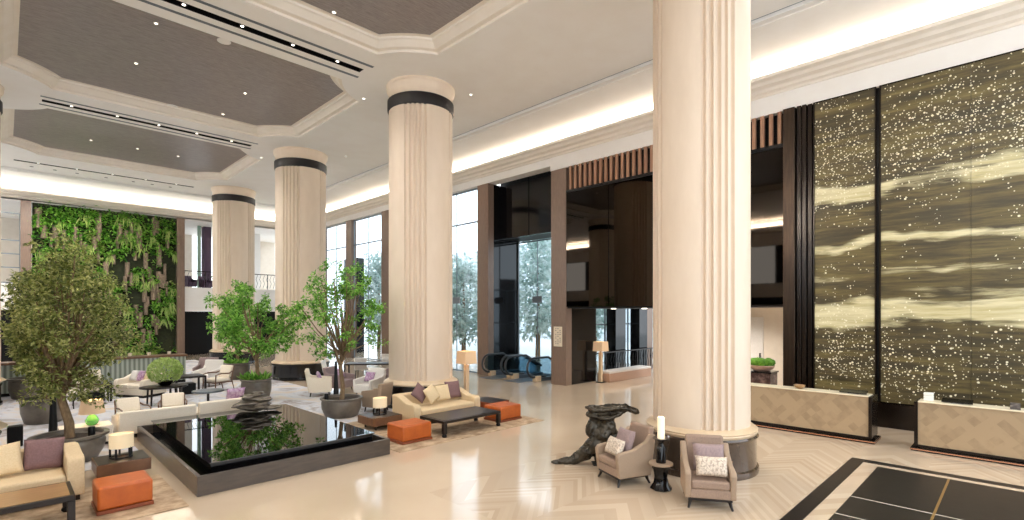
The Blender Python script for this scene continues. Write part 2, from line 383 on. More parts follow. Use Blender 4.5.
# ------------------------------------------------------------------ SETTING
XW, YW, CZ = 15.0, 36.6, 9.5          # right wall, far wall, ceiling
COLX, COLR = 8.95, {0: (4.11, .83), 1: (12.86, .95), 2: (21.67, 1.0), 3: (30.6, 1.02)}
LCX = -1.03
struct('floor', box(-9.4, 24, -7, 46, -.3, 0), M['floor'])
cp = MB()
cp.prism([(-6, 11.5), (1.9, 11.5), (1.9, 14.1), (5.4, 14.1), (5.4, 11.9), (7.9, 11.9), (7.9, 34.2), (-6, 34.2)], 'z', .0, .012)
struct('floor_lounge', cp, M['carpet'])
# stone inlay by the reception desks
inl = struct('floor_inlay', box(4.0, 11.05, -4.0, 1.80, 0, .004), M['stone'])
b = MB(); b.box(4, 11.42, 2.04, 2.26, 0, .004); b.box(11.22, 11.42, -4, 2.04, 0, .004); b.build('border', M['stone'], inl)
b = MB()
for x in (8.98, 8.07, 7.1, 6.1): b.box(x - .012, x + .012, -4, 1.8, .004, .006)
b.build('joint', M['joint'], inl)
box(4, 11.05, .815, .845, .004, .007).build('brass_line', M['gold'], inl)

# ceiling with coffers, slots and light troughs
def arc(cx, cy, r, a0, a1, n=9):
    return [(cx + r * math.cos(a0 + (a1 - a0) * i / (n - 1)), cy + r * math.sin(a0 + (a1 - a0) * i / (n - 1))) for i in range(n)]
def coffer(y0, y1, cy0, cy1, x0, x1, r):
    """outline of a coffer whose corners are cut round the four columns"""
    out = []
    for (cx, cy, xx, yy, ordr) in ((LCX, cy0, x0, y0, 1), (COLX, cy0, x1, y0, 0), (COLX, cy1, x1, y1, 1), (LCX, cy1, x0, y1, 0)):
        sx = 1 if xx > cx else -1; sy = 1 if yy > cy else -1
        dx, dy = abs(xx - cx), abs(yy - cy)
        pv = (cx + sx * dx, cy + sy * math.sqrt(max(r * r - dx * dx, dy * dy)))     # on the x edge
        ph = (cx + sx * math.sqrt(max(r * r - dy * dy, dx * dx)), cy + sy * dy)      # on the y edge
        a0 = math.atan2(pv[1] - cy, pv[0] - cx); a1 = math.atan2(ph[1] - cy, ph[0] - cx)
        d = (a1 - a0 + PI) % (2 * PI) - PI
        pts = arc(cx, cy, r, a0, a0 + d)
        out += pts if ordr else pts[::-1]
    return out
bays = [(-4.64, 4.11), (4.11, 12.86), (12.86, 21.67), (21.67, 30.6)]
holes = []
for i, (ya, yb) in enumerate(bays):
    lip = coffer(ya + 1.0, yb - 1.0, ya, yb, -.12, 8.02, 2.28)
    inner = coffer(ya + 1.42, yb - 1.42, ya, yb, .26, 7.62, 2.66)
    holes.append(lip)
    mb = MB(); prof = [(0, CZ), (0, CZ + .07), (.3, CZ + .08), (.42, CZ + .13), (.6, CZ + .2), (.72, CZ + .22), (.74, CZ + .27), (1, CZ + .28)]
    n = len(lip); vs = []; fs = []
    for t, z in prof:
        for p, q in zip(lip, inner): vs.append((p[0] + (q[0] - p[0]) * t, p[1] + (q[1] - p[1]) * t, z))
    for k in range(len(prof) - 1):
        for j in range(n): fs.append((k * n + j, (k + 1) * n + j, (k + 1) * n + (j + 1) % n, k * n + (j + 1) % n))
    mb.add(vs, fs); struct('trim_%d' % (i + 1), mb, M['moulding'])
    tri = tessellate_polygon([[Vector((p[0], p[1], 0)) for p in inner]])
    pb = MB(); pb.add([(p[0], p[1], CZ + .285) for p in inner], [tuple(t) for t in tri]); struct('ceiling_coffer', pb, M['coffer'])
slots = []
tracks = [(.9, 7.05, 12.98, .12), (.85, 7.05, 21.95, .12), (.3, 7.2, 31.35, .1)]
for x0, x1, y, w in tracks:
    holes.append([(x0, y - w), (x1, y - w), (x1, y + w), (x0, y + w)])
outer = [(-9, -5.6), (12.2, -5.6), (12.2, 33.1), (-9, 33.1)]
polys = [outer] + holes; flat = [p for q in polys for p in q]
tri = tessellate_polygon([[Vector((p[0], p[1], 0)) for p in q] for q in polys])
cb = MB(); cb.add([(p[0], p[1], CZ) for p in flat], [tuple(t) for t in tri])
ce = struct('ceiling', cb, M['plaster'])
b = MB(); b.box(12.28, XW + .4, -5.6, 33.1, CZ - .06, CZ + .1); b.box(-9, XW + .4, 33.18, YW + .6, CZ - .06, CZ + .1); b.build('cove_ceiling', M['plaster'], ce)
b = MB(); b.box(12.2, 12.28, -5.6, 33.18, CZ + .03, CZ + .06); b.box(-9, 12.28, 33.1, 33.18, CZ + .03, CZ + .06); b.build('shadow_gap', M['winframe'], ce)
b = MB(); b.box(12.45, 12.55, -5.6, 32.9, CZ - .085, CZ - .06); b.box(-9, 12.5, 33.35, 33.45, CZ - .085, CZ - .06); b.build('bead', M['plaster'], ce)
box(-9, 12.2, -5.6, 33.1, CZ + .5, CZ + .6).build('slab', M['plaster'], ce)

# right wall: fascia, cornice, glazing, piers
FB = 8.25
b = MB(); b.box(XW, XW + .5, -5.6, 12.9, FB, CZ); b.box(XW, XW + .5, 12.9, YW, FB + .2, CZ); struct('wall_right', b, M['plaster'])
cprof = [(0, -.36), (.06, -.36), (.08, -.31), (.2, -.29), (.24, -.22), (.4, -.19), (.46, -.12), (.56, -.1), (.6, -.09), (.62, -.0), (.58, 0), (.57, -.07), (0, -.09)]
b = MB(); b.prism([(XW - p[0], 9.12 + p[1]) for p in cprof], 'y', -5.6, YW - .6); struct('trim_right', b, M['moulding'])
b = MB(); b.prism([(YW - p[0], 9.02 + p[1]) for p in cprof], 'x', -9, XW - .6); struct('trim_far', b, M['moulding'])
struct('wall_far', box(-9, XW + .5, YW, YW + .4, 8.55, CZ), M['plaster'])
b = MB(); b.box(XW - .3, XW - .1, -5.4, YW - .8, 9.0, 9.03); b.build('light_strip', M['strip']).parent = None
o = bpy.data.objects['light_strip']; tag(o, 'warm light strip hidden in the trough above the glazed wall', 'light strip')
o = box(-8.8, XW - .8, YW - .3, YW - .1, 8.9, 8.93).build('light_strip', M['strip']); tag(o, 'warm light strip hidden in the trough above the planted wall', 'light strip')
# piers of the glazed wall
piers = [(12.12, 12.86), (16.49, 17.2), (20.6, 21.3), (24.62, 25.4), (28.9, 29.6), (32.9, 33.6)]
for i, (y0, y1) in enumerate(piers):
    p = struct('pillar', box(XW, XW + .35, y0, y1, 0, FB + (.2 if i else 0)), M['wood_post'], bevel=.01)
    if i < 2: box(XW + .35, 16.95, y0 + .02, y1 - (.02 if i == 0 else .5), 0, FB + .2).build('reveal', M['black_gloss'], p)
# black lintel panels over the escalators
p = struct('lintel', MB().box(15.75, 15.9, 12.86, 14.72, 6.05, 9.3).box(15.75, 15.9, 14.76, 16.49, 6.05, 9.3), M['black_gloss'], bevel=.006)
box(15.9, 16.95, 12.86, 16.49, 6.05, 6.2).build('soffit', M['black'], p)
# glazing bays
def glazing(n, y0, y1, X, ztop, mull, transoms):
    fr = MB()
    w = .035
    fr.box(X - w, X + w, y0, y0 + .05, 0, ztop); fr.box(X - w, X + w, y1 - .05, y1, 0, ztop)
    for k in range(1, mull): y = y0 + (y1 - y0) * k / mull; fr.box(X - .02, X + .02, y - .012, y + .012, 0, ztop)
    for z in [.05, ztop - .06] + transoms: fr.box(X - w, X + w, y0, y1, z - .03, z + .03)
    f = struct('window_%d' % n, fr, M['winframe'])
    MB().add([(X, y0 + .03, .05), (X, y1 - .03, .05), (X, y1 - .03, ztop), (X, y0 + .03, ztop)], [(0, 1, 2, 3)]).build('pane', M['glass'], f)
    for k in range(1, mull):
        y = y0 + (y1 - y0) * k / mull
        box(X - .04, X - .01, y - .28, y + .28, 3.2, 3.5).build('glass_clamp', M['winframe'], f)
glazing(1, 12.86, 16.49, 16.9, 6.05, 3, [])
for i in range(1, 5): glazing(i + 1, piers[i][1], piers[i + 1][0], 15.2, 8.45, 2, [6.9])
glazing(6, piers[5][1], YW, 15.2, 8.45, 2, [6.9])
# lounge end of the passage below the black box: glazing running away from us
fr = MB()
for x in (17.0, 19.3, 21.2, 23.4, 25.0): fr.box(x - .03, x + .03, 13.3, 13.36, 0, 4)
fr.box(17, 25, 13.3, 13.36, 2.2, 2.26); fr.box(17, 25, 13.3, 13.36, 3.94, 4)
f = struct('window_7', fr, M['winframe']); MB().add([(17, 13.33, 0), (25, 13.33, 0), (25, 13.33, 4), (17, 13.33, 4)], [(0, 1, 2, 3)]).build('pane', M['glass'], f)
for x0, x1, mt in ((19.3, 20.1, 'black_gloss'), (21.3, 22.0, 'black_gloss'), (22.0, 22.5, 'wood_post')):
    struct('pillar', box(x0, x1, 12.75, 13.25, 0, 4.6), M[mt])
# slat screen and smoked glass box
def slat_screen(y0, y1, label):
    t = thing('slat_screen', label, 'screen')
    b = MB(); y = y0 + .06
    while y < y1 - .12: b.box(XW - .02, XW + .07, y, y + .095, 7.38, FB); y += .225
    b.build('slat', M['slat'], t); box(XW + .2, XW + .25, y0, y1, 7.36, FB).build('backing', M['black'], t)
    box(XW - .02, XW + .3, y0, y1, 7.28, 7.37).build('rail', M['black'], t)
slat_screen(8.2, 12.1, 'copper brown slats above the smoked glass box beside the sign pier')
slat_screen(4.54, 8.14, 'copper brown slats above the smoked glass beside the gilded mural')
t = thing('glass_box', 'black smoked mirror glass box hanging under the copper slats', 'glass box')
b = MB()
for y0, y1 in ((4.54, 6.4), (6.42, 8.3), (8.32, 10.2), (10.22, 12.1)): b.box(XW, XW + .05, y0, y1, 2.98, 7.27)
b.build('mirror_panel', M['blackglass'], t, bevel=.004)
b = MB(); b.box(XW + .06, 17.6, 4.54, 12.1, 2.92, 3.1); b.box(XW + .06, XW + .2, 4.54, 12.1, 3.1, 7.27); b.build('carcass', M['black'], t)
for x, y in ((15.9, 10.6), (16.2, 9.5), (15.8, 6.4)): MB().lathe([(.09, 0), (.09, .02)], 16, (x, y, 2.9)).build('downlight', M['bulb'], t)
# bronze posts beside the mural
b = MB(); b.box(XW - .12, XW + .3, 4.24, 4.53, 0, FB); p = struct('pillar', b, M['bronze'], bevel=.01)
b = MB()
for y in (3.86, 3.98, 4.1): b.box(XW - .02 - .06 * (y > 3.9), XW + .3, y, y + .1, 0, FB)
b.build('fin', M['bronze_d'], p, bevel=.008)
# mural panels
def mural(y0, y1, joints, label):
    t = thing('mural_panel', label, 'wall art', (XW, 0, 0))
    ys = sorted([y0] + joints + [y1])
    for a, c in zip(ys[:-1], ys[1:]): box(0, .08, a + .003, c - .003, .61, FB - .02).build('gilt_sheet', M['art'], t)
    fr = MB(); fr.box(-.03, .1, y0 - .03, y0, .58, FB); fr.box(-.03, .1, y1, y1 + .03, .58, FB); fr.box(-.03, .1, y0, y1, FB - .02, FB); fr.build('frame', M['bronze_d'], t)
mural(2.5, 3.80, [], 'narrow gilded abstract wall panel next to the bronze posts')
mural(-2.4, 2.38, [.76, -.9], 'wide gilded abstract wall panel with pale gold drifts behind the desks')
struct('wall_reception', box(XW + .1, XW + .4, -2.6, 4.24, 0, FB), M['black'])
struct('baseboard_reception', MB().box(XW - .05, XW + .1, -2.6, 3.84, 0, .58), M['bronze_d'])
# back corridor seen under the glass box
b = MB(); b.box(19.4, 19.6, 2, 10.4, 0, 3.6); struct('wall_corridor', b, M['wallpaper'])
struct('ceiling_corridor', box(17.6, 20, 2, 13, 3.4, 3.5), M['plaster'])
d = struct('door_1', box(19.34, 19.4, 6.55, 7.5, 0, 2.6), M['white_fab'], bevel=.01); box(19.28, 19.34, 6.62, 6.66, 1.0, 1.3).build('door_handle', M['steel'], d)
struct('trim_corridor', MB().box(17.2, 17.5, 4.5, 4.75, 0, 3.4), M['wallpaper'])

# columns
def column(cx, cy, r, idx, base='plinth', bs=.17):
    n = 360; grooves = []
    for g in (45, 135, 225, 315):
        for k in range(-2, 3): grooves.append(g + k * 8.6)
    def rad(deg):
        for g in grooves:
            d = abs((deg - g + 180) % 360 - 180)
            if d < 2.3: return r - .055 * math.cos(d / 2.3 * PI / 2) ** .4
        return r
    ring = [(cx + rad(360 * k / n) * math.cos(2 * PI * k / n), cy + rad(360 * k / n) * math.sin(2 * PI * k / n)) for k in range(n)]
    mb = MB(); mb.prism(ring[::-1], 'z', .7, 8.74)
    c = struct('column', mb, M['limestone'])
    b = MB(); b.lathe([(r + .02, 8.74), (r + .04, 8.78), (r + .04, 9.06), (r + .01, 9.08)], 72, (cx, cy, 0)); b.build('band', M['band'], c, smooth='auto')
    b = MB(); b.lathe([(r, 9.08), (r, 9.2), (r + .02, 9.3), (r + .06, 9.36), (r + .07, 9.42), (r + .05, 9.44), (r + .08, 9.5)], 72, (cx, cy, 0)); b.build('capital', M['limestone'], c, smooth='auto')
    k = r + bs
    b = MB(); b.lathe([(r - .02, .8), (r + .05, .79), (r + .12, .74), (k, .72), (k + .01, .7), (k - .01, .66), (k - .02, .66)], 72, (cx, cy, 0)); b.build('ring', M['ring'], c, smooth='auto')
    b = MB(); b.lathe([(k + .02, 0), (k + .03, .05), (k + .02, .1), (k - .01, .12), (k - .015, .56), (k + .01, .6), (k + .02, .63), (k, .66)], 72, (cx, cy, 0)); b.build('base', M[base], c, smooth='auto')
    return c
for i, (y, r) in COLR.items(): column(COLX, y, r, i, 'plinth' if i == 0 else 'plinth_dark', .11 if i == 0 else .15)
column(LCX, 12.86, .965, 9, 'plinth_dark', .02)
column(LCX, 4.11, .97, 9, 'plinth_dark'); column(LCX, 21.67, .965, 9, 'plinth_dark', .02)
wl = struct('wall_left', MB().box(-9.4, -9, -5.6, YW, 7.6, CZ + .1).box(-9.4, -9, -5.6, YW, 3.9, 4.9), M['plaster'])
box(-9.4, -9.05, -5.6, YW, 0, 3.9).build('dark_panelling', M['black_gloss'], wl); 
b = MB()
for k in range(8): b.box(-9.4, -9.05, -5.6 + k * 5.6, -4.4 + k * 5.6, 4.9, 7.6)
b.build('panelling', M['bronze_d'], wl)
b = MB(); b.prism([(-9 + q[0], 8.9 + q[1]) for q in cprof], 'y', -5.6, YW - .6); struct('trim_left', b, M['moulding'])
# far wall: balcony slabs, plum wall, dark recess
b = MB(); b.box(7.75, XW + 1, YW - .05, YW + .3, 2.85, 4.35); struct('wall_balcony', b, M['plaster'])
struct('floor_balcony', MB().box(7.75, XW + 1, YW + .3, 44, 4.1, 4.3).box(-6, .9, YW + .3, 44, 4.1, 4.3), M['plaster'])
struct('ceiling_balcony', box(-6, XW + 1, YW, 44.5, 8.6, 8.8), M['plaster'])
struct('wall_back', MB().box(-6, 10, 44, 44.3, 0, 8.7).box(12.6, 16, 44, 44.3, 0, 8.7), M['wallpaper'])
struct('wall_recess', MB().box(7.75, 16, YW + 2.2, YW + 2.4, 0, 2.85).box(-6, .9, YW + .3, YW + .4, 0, 4.1), M['black'])
struct('pillar', box(9.55, 10.0, 39.0, 39.6, 4.3, 8.6), M['mauvewall']); struct('pillar', box(9.18, 9.36, 38.9, 39.1, 4.3, 8.6), pm('jade panel', (150, 180, 160), rough=.3))
struct('pillar', box(13.0, 13.5, 40, 40.5, 4.3, 8.6), M['plaster'])
def railing(x0, x1, y, z0, label, h=1.05):
    t = thing('railing', label, 'railing', ((x0 + x1) / 2, y, z0)); hw = (x1 - x0) / 2
    b = MB(); b.box(-hw, hw, -.03, .03, h - .05, h); b.build('handrail', M['bronze_d'], t)
    k = max(2, int(hw * 2 / 1.2))
    for i in range(k + 1): x = -hw + .02 + (2 * hw - .04) * i / k; box(x - .02, x + .02, -.02, .02, 0, h - .05).build('post', M['bronze_d'], t)
    b = MB(); k = int(hw * 2 / .22)
    for i in range(k):
        x = -hw + (i + .5) * 2 * hw / k; b.tube([(x - .05, 0, .08), (x + .05, 0, h * .4), (x - .05, 0, h * .65), (x + .05, 0, h - .08)], .012, 5)
    b.build('lattice', M['black'], t)
railing(7.8, 15.4, YW + .1, 4.35, 'dark metal railing of the balcony beside the planted wall')
# balcony grille to the other side of the planted wall
t = thing('balcony_grille', 'dark open metal grille of the balcony above the olive tree', 'grille', (-.6, YW + .1, 4.3))
b = MB()
for x in (-3, -1.6, -.2, 1.2): b.box(x - .04, x + .04, 0, .06, 0, 3.6)
b.build('bar', M['winframe'], t); b = MB()
for z in (.02, .8, 1.5, 2.2, 3.6): b.box(-3, 1.25, 0, .05, z - .025, z + .025)
b.build('rail', M['winframe'], t)
struct('wall_gallery', MB().box(-6, .9, YW + .1, YW + .3, 2.9, 4.3), M['plaster'])

# ------------------------------------------------------------------ CEILING FITTINGS
labs = ['black recessed light track between the two near dark coffers', 'black recessed light track between the two far dark coffers', 'thin black light track nearest the planted wall']
for (x0, x1, y, w), lb in zip(tracks, labs):
    t = thing('light_track', lb, 'light track', ((x0 + x1) / 2, y, CZ)); hw = (x1 - x0) / 2
    b = MB(); b.box(-hw, hw, -w, -w + .01, 0, .3); b.box(-hw, hw, w - .01, w, 0, .3); b.box(-hw, hw, -w, w, .3, .31); b.box(-hw, -hw + .01, -w, w, 0, .3); b.box(hw - .01, hw, -w, w, 0, .3)
    b.build('channel', M['black'], t)
    for k in range(5):
        x = -hw + (k + .6) * 2 * hw / 5.2
        s = MB().lathe([(.07, .02), (.07, .2)], 14, (x, 0, 0)).build('spotlight', M['black'], t)
        MB().lathe([(.035, .012), (.035, .018)], 12, (x, 0, 0)).build('lens', M['bulb'], s)
    for sgn in (-1, 1):
        if w > .11: box(-hw - .05, hw + .12, sgn * .42 - .05, sgn * .42 + .05, -.006, .0).build('air_slot', M['plate'], t)
pts = [(156, 23), (136, 63), (119, 93.5), (245, 93), (223, 114), (91, 140), (137.5, 148.5), (178, 156), (84, 156), (164.5, 168), (334, 12)]
src = None
for u, v in pts:
    x, y = at(u, v, CZ + .28)
    if src is None:
        src = thing('downlight', 'tiny round downlight recessed in a dark coffer', 'downlight', (x, y, CZ + .265), 0, 'downlights in the dark coffers')
        MB().lathe([(.055, 0), (.055, .015)], 16).build('rim', M['plaster'], src); MB().lathe([(.03, -.004), (.03, .0)], 16).build('lens', M['bulb'], src)
    else: again(src, (x, y, CZ + .265), 0, src['label'])
s2 = None
for u, v in ((172, 106), (125, 163), (224, 41)):
    x, y = at(u, v, CZ + .28)
    if s2 is None:
        s2 = thing('ceiling_speaker', 'white oval looking speaker grille set in a dark coffer', 'speaker', (x, y, CZ + .265), 0, 'speaker grilles in the dark coffers')
        MB().lathe([(.16, 0), (.16, .015)], 20).build('grille', M['plaster'], s2)
    else: again(s2, (x, y, CZ + .265), 0, s2['label'])
s3 = None
for x in (.9, 1.7, 2.5, 3.6, 4.7, 5.5, 6.3):
    if s3 is None:
        s3 = thing('downlight', 'small downlight in the white ceiling beside the planted wall trough', 'downlight', (x, 32.2, CZ - .012), 0, 'downlights along the far trough')
        MB().lathe([(.07, 0), (.07, .012)], 14).build('rim', M['steel'], s3)
    else: again(s3, (x, 32.2, CZ - .012), 0, s3['label'])
s4 = None
for x, y in ((8.0, 14.6), (10.2, 12.0), (7.9, 23.3), (10.4, 20.5)):
    if s4 is None:
        s4 = thing('downlight', 'small bright downlight in the white ceiling beside a column top', 'downlight', (x, y, CZ - .012), 0, 'downlights round the column tops')
        MB().lathe([(.07, 0), (.07, .012)], 14).build('rim', M['plaster'], s4); MB().lathe([(.03, -.004), (.03, 0)], 14).build('lens', M['bulb'], s4)
    else: again(s4, (x, y, CZ - .012), 0, s4['label'])
#PART2
# ------------------------------------------------------------------ FURNITURE BUILDERS (front of every seat is local -Y)
def sofa(name, label, cat, loc, rz, w, d, sh, ah, bh, at_, mat, seats=1, group=None, bt=.2, plinth=True, feet=False, arms=(-1, 1)):
    t = thing(name, label, cat, loc, rz, group)
    z0 = .08
    if plinth: box(-w / 2 + .05, w / 2 - .05, -d / 2 + .05, d / 2 - .05, 0, z0).build('plinth', M['tabledark'], t)
    box(-w / 2 + (at_ if -1 in arms else 0), w / 2 - (at_ if 1 in arms else 0), -d / 2 + .01, d / 2 - bt, z0, sh - .14).build('seat_base', mat, t, bevel=.02)
    xs0, xs1 = -w / 2 + (at_ if -1 in arms else 0) + .004, w / 2 - (at_ if 1 in arms else 0) - .004
    for k in range(seats):
        a = xs0 + (xs1 - xs0) * k / seats; c = xs0 + (xs1 - xs0) * (k + 1) / seats
        box(a + .003, c - .003, -d / 2 - .01, d / 2 - bt, sh - .14, sh).build('seat_cushion', mat, t, bevel=.035, seg=3)
    b = MB(); b.prism([(d / 2 - bt, z0), (d / 2, z0), (d / 2 + .03, bh), (d / 2 - bt + .06, bh)], 'x', -w / 2 + .01, w / 2 - .01); b.build('backrest', mat, t, bevel=.035, seg=3)
    for s in arms:
        r = .1; y0 = -d / 2
        poly = [(y0, z0), (d / 2 - .01, z0), (d / 2 - .01, bh - .01)] + [(d / 2 - .2 - (d - .2 - r) * q, bh - .01 - (bh - .01 - ah) * min(1, q * 1.6)) for q in (0, .3, .62)] + \
               [(y0 + r - r * math.sin(a), ah - r + r * math.cos(a)) for a in (0, R(30), R(60), R(90))]
        x = s * (w / 2 - at_ / 2)
        MB().prism(poly, 'x', x - at_ / 2, x + at_ / 2).build('armrest', mat, t, bevel=.02, seg=3)
    return t
def cushion(label, loc, rz, tilt, w, h, th, mat, group=None, roll=0):
    m = Matrix.Rotation(rz, 4, 'Z') @ Matrix.Rotation(tilt, 4, 'X') @ Matrix.Rotation(roll, 4, 'Z')
    loc = Vector(loc) + Matrix.Rotation(rz, 3, 'Z') @ Vector((0, -.05, .015))
    o = MB(m).pillow(w, h, th).build('cushion', mat, smooth=True, loc=loc, merge=True)
    return tag(o, label, 'cushion', group)
def lcl(t, x, y, z):
    return Matrix.Translation(t.location) @ Matrix.Rotation(t.rotation_euler.z, 4, 'Z') @ Vector((x, y, z))
def coffee_table(label, loc, rz, w, d, h, top, leg, th=.06, lw=.08, group=None, name='coffee_table', feet=True):
    t = thing(name, label, 'table', loc, rz, group)
    box(-w / 2, w / 2, -d / 2, d / 2, h - th, h).build('frame', leg, t, bevel=.008)
    box(-w / 2 + .05, w / 2 - .05, -d / 2 + .05, d / 2 - .05, h, h + .006).build('tabletop', top, t)
    for sx in (-1, 1):
        for sy in (-1, 1):
            cx, cy = sx * (w / 2 - lw / 2), sy * (d / 2 - lw / 2)
            b = MB(); b.cbox(cx, cy, .07 if feet else 0, lw, lw, h - th - (.07 if feet else 0)); l = b.build('leg', leg, t, bevel=.006)
            if feet: MB().lathe([(.04, 0), (.055, .02), (.055, .045), (.035, .07)], 14, (cx, cy, 0)).build('foot', M['black'], l, smooth='auto')
    return t
def round_table(label, loc, r, h, top, leg, sy=1., group=None, name='round_table', legs=4):
    t = thing(name, label, 'table', loc, 0, group)
    MB().lathe([(r - .03, h - .05), (r, h - .04), (r, h - .01), (r - .01, h)], 40, sy=sy).build('tabletop', top, t, smooth='auto')
    if legs:
        for k in range(legs):
            a = PI / 4 + 2 * PI * k / legs; x, y = r * .8 * math.cos(a), r * .8 * sy * math.sin(a)
            MB().tube([(x * 1.05, y * 1.05, 0), (x, y, h - .05)], [.022, .03], 8).build('leg', leg, t)
    else:
        MB().lathe([(r * .55, 0), (r * .55, .015), (.05, .04), (.035, .1), (.035, h - .06), (.1, h - .05)], 24).build('pedestal', leg, t, smooth='auto')
    return t
def box_table(label, loc, rz, w, d, h, mat, group=None):
    t = thing('side_table', label, 'side table', loc, rz, group)
    box(-w / 2, w / 2, -d / 2, d / 2, .11, h).build('body', mat, t, bevel=.006)
    box(-w / 2 + .02, w / 2 - .02, -d / 2 + .02, d / 2 - .02, h, h + .005).build('tabletop', M['tabledark'], t)
    for sx in (-1, 1):
        for sy in (-1, 1): MB().cbox(sx * (w / 2 - .14), sy * (d / 2 - .12), 0, .03, .03, .11).build('leg', M['steel'], t)
    return t
def drum_lamp(label, loc, r=.17, sh=.23, lh=.17):
    t = thing('table_lamp', label, 'lamp', loc)
    MB().lathe([(r, lh), (r, lh + sh)], 40, sy=.9, caps=False).build('lamp_shade', M['shade'], t, smooth=True)
    MB().lathe([(.0, lh + sh - .03), (r - .004, lh + sh - .03)], 40, sy=.9, caps=False).build('diffuser', M['shade'], t)
    b = MB(); b.tube([(r * .9 * math.cos(a * PI / 12), r * .82 * math.sin(a * PI / 12), .012) for a in range(24)], .012, 6, True); b.build('base_ring', M['black'], t)
    for k in range(5):
        a = R(20) + 2 * PI * k / 5; b = MB(); b.cbox(r * .9 * math.cos(a), r * .82 * math.sin(a), .0, .03, .018, lh + .02); b.build('post', M['black'], t)
    light('lamp_glow', 'POINT', (loc[0], loc[1], loc[2] + lh + .08), 2, (1, .8, .55), shadow_soft_size=.06)
    return t
def floor_lamp(label, loc, h=1.58, sw=.5):
    t = thing('floor_lamp', label, 'lamp', loc, R(0))
    box(-.14, .14, -.14, .14, 0, .03).build('base', M['black'], t, bevel=.005)
    box(-.06, .06, -.06, .06, .03, h - .42).build('pole', M['pollwood'], t, bevel=.006)
    MB().lathe([(.03, h - .42), (.03, h - .2)], 12).build('stem', M['steel'], t)
    k = MB(); a, c = sw / 2 * .9, sw / 2 * .82
    k.add([(-a, -a, h - .38), (a, -a, h - .38), (a, a, h - .38), (-a, a, h - .38), (-c, -c, h), (c, -c, h), (c, c, h), (-c, c, h)], [(0, 1, 5, 4), (1, 2, 6, 5), (2, 3, 7, 6), (3, 0, 4, 7)])
    k.build('lamp_shade', M['shade_t'], t)
    light('lamp_glow', 'POINT', (loc[0], loc[1], loc[2] + h - .2), 4, (1, .78, .5), shadow_soft_size=.08)
    return t
def ottoman(label, loc, rz, w, d, h, group=None):
    t = thing('ottoman', label, 'ottoman', loc, rz, group)
    box(-w / 2 - .01, w / 2 + .01, -d / 2 - .01, d / 2 + .01, 0, .05).build('plinth', M['orange_d'], t, bevel=.008)
    box(-w / 2, w / 2, -d / 2, d / 2, .05, h).build('body', M['orange'], t, bevel=.035, seg=3)
    return t
def armchair(label, loc, rz, mat, w=.74, d=.74, sh=.42, ah=.6, bh=.84, group=None, name='armchair', legs=True):
    t = thing(name, label, 'armchair', loc, rz, group); z0 = .14
    box(-w / 2 + .09, w / 2 - .09, -d / 2, d / 2 - .12, z0, sh).build('seat', mat, t, bevel=.03, seg=2)
    MB().prism([(d / 2 - .16, z0), (d / 2 - .02, z0), (d / 2 + .1, bh), (d / 2 - .02, bh)], 'x', -w / 2 + .02, w / 2 - .02).build('backrest', mat, t, bevel=.03)
    for s in (-1, 1):
        x = s * (w / 2 - .045)
        MB().prism([(-d / 2 + .04, z0), (d / 2 - .04, z0), (d / 2 + .03, bh - .12), (d / 2 - .12, ah + .04), (-d / 2, ah - .03)], 'x', x - .045, x + .045).build('armrest', mat, t, bevel=.02)
        for sy in (-1, 1): MB().tube([(s * (w / 2 - .1), sy * (d / 2 - .1), z0 + .02), (s * (w / 2 - .08), sy * (d / 2 - .07), 0)], [.024, .015], 8).build('leg', M['tabledark'], t)
    return t
def wood_chair(label, loc, rz, mat, group=None):
    t = thing('wooden_armchair', label, 'armchair', loc, rz, group)
    for s in (-1, 1):
        x = s * .33
        MB().tube([(x, -.32, 0), (x, -.3, .3), (x * 1.04, -.3, .58), (x * 1.06, -.1, .62), (x * 1.04, .2, .6), (x * .9, .34, .66)], [.016, .022, .022, .024, .024, .02], 8).build('armrest', M['tablewood'], t)
        MB().tube([(x * .92, .42, 0), (x * .9, .32, .38), (x * .88, .42, .82)], [.015, .022, .018], 8).build('leg', M['tablewood'], t)
    box(-.3, .3, -.3, .32, .28, .32).build('seat_frame', M['tablewood'], t)
    box(-.29, .29, -.31, .3, .32, .44).build('seat_cushion', mat, t, bevel=.04, seg=3)
    MB().prism([(.2, .44), (.32, .44), (.44, .86), (.33, .86)], 'x', -.28, .28).build('back_cushion', mat, t, bevel=.04, seg=3)
    return t
def dining_chair(label, loc, rz, mat, group=None):
    t = thing('dining_chair', label, 'chair', loc, rz, group)
    box(-.25, .25, -.26, .24, .4, .48).build('seat', mat, t, bevel=.025)
    MB().prism([(.2, .46), (.27, .46), (.36, .92), (.3, .92)], 'x', -.25, .25).build('backrest', mat, t, bevel=.025)
    for sx in (-1, 1):
        for sy in (-1, 1): MB().tube([(sx * .2, sy * .2, .41), (sx * .22, sy * .24, 0)], [.02, .013], 8).build('leg', M['tabledark'], t)
    return t
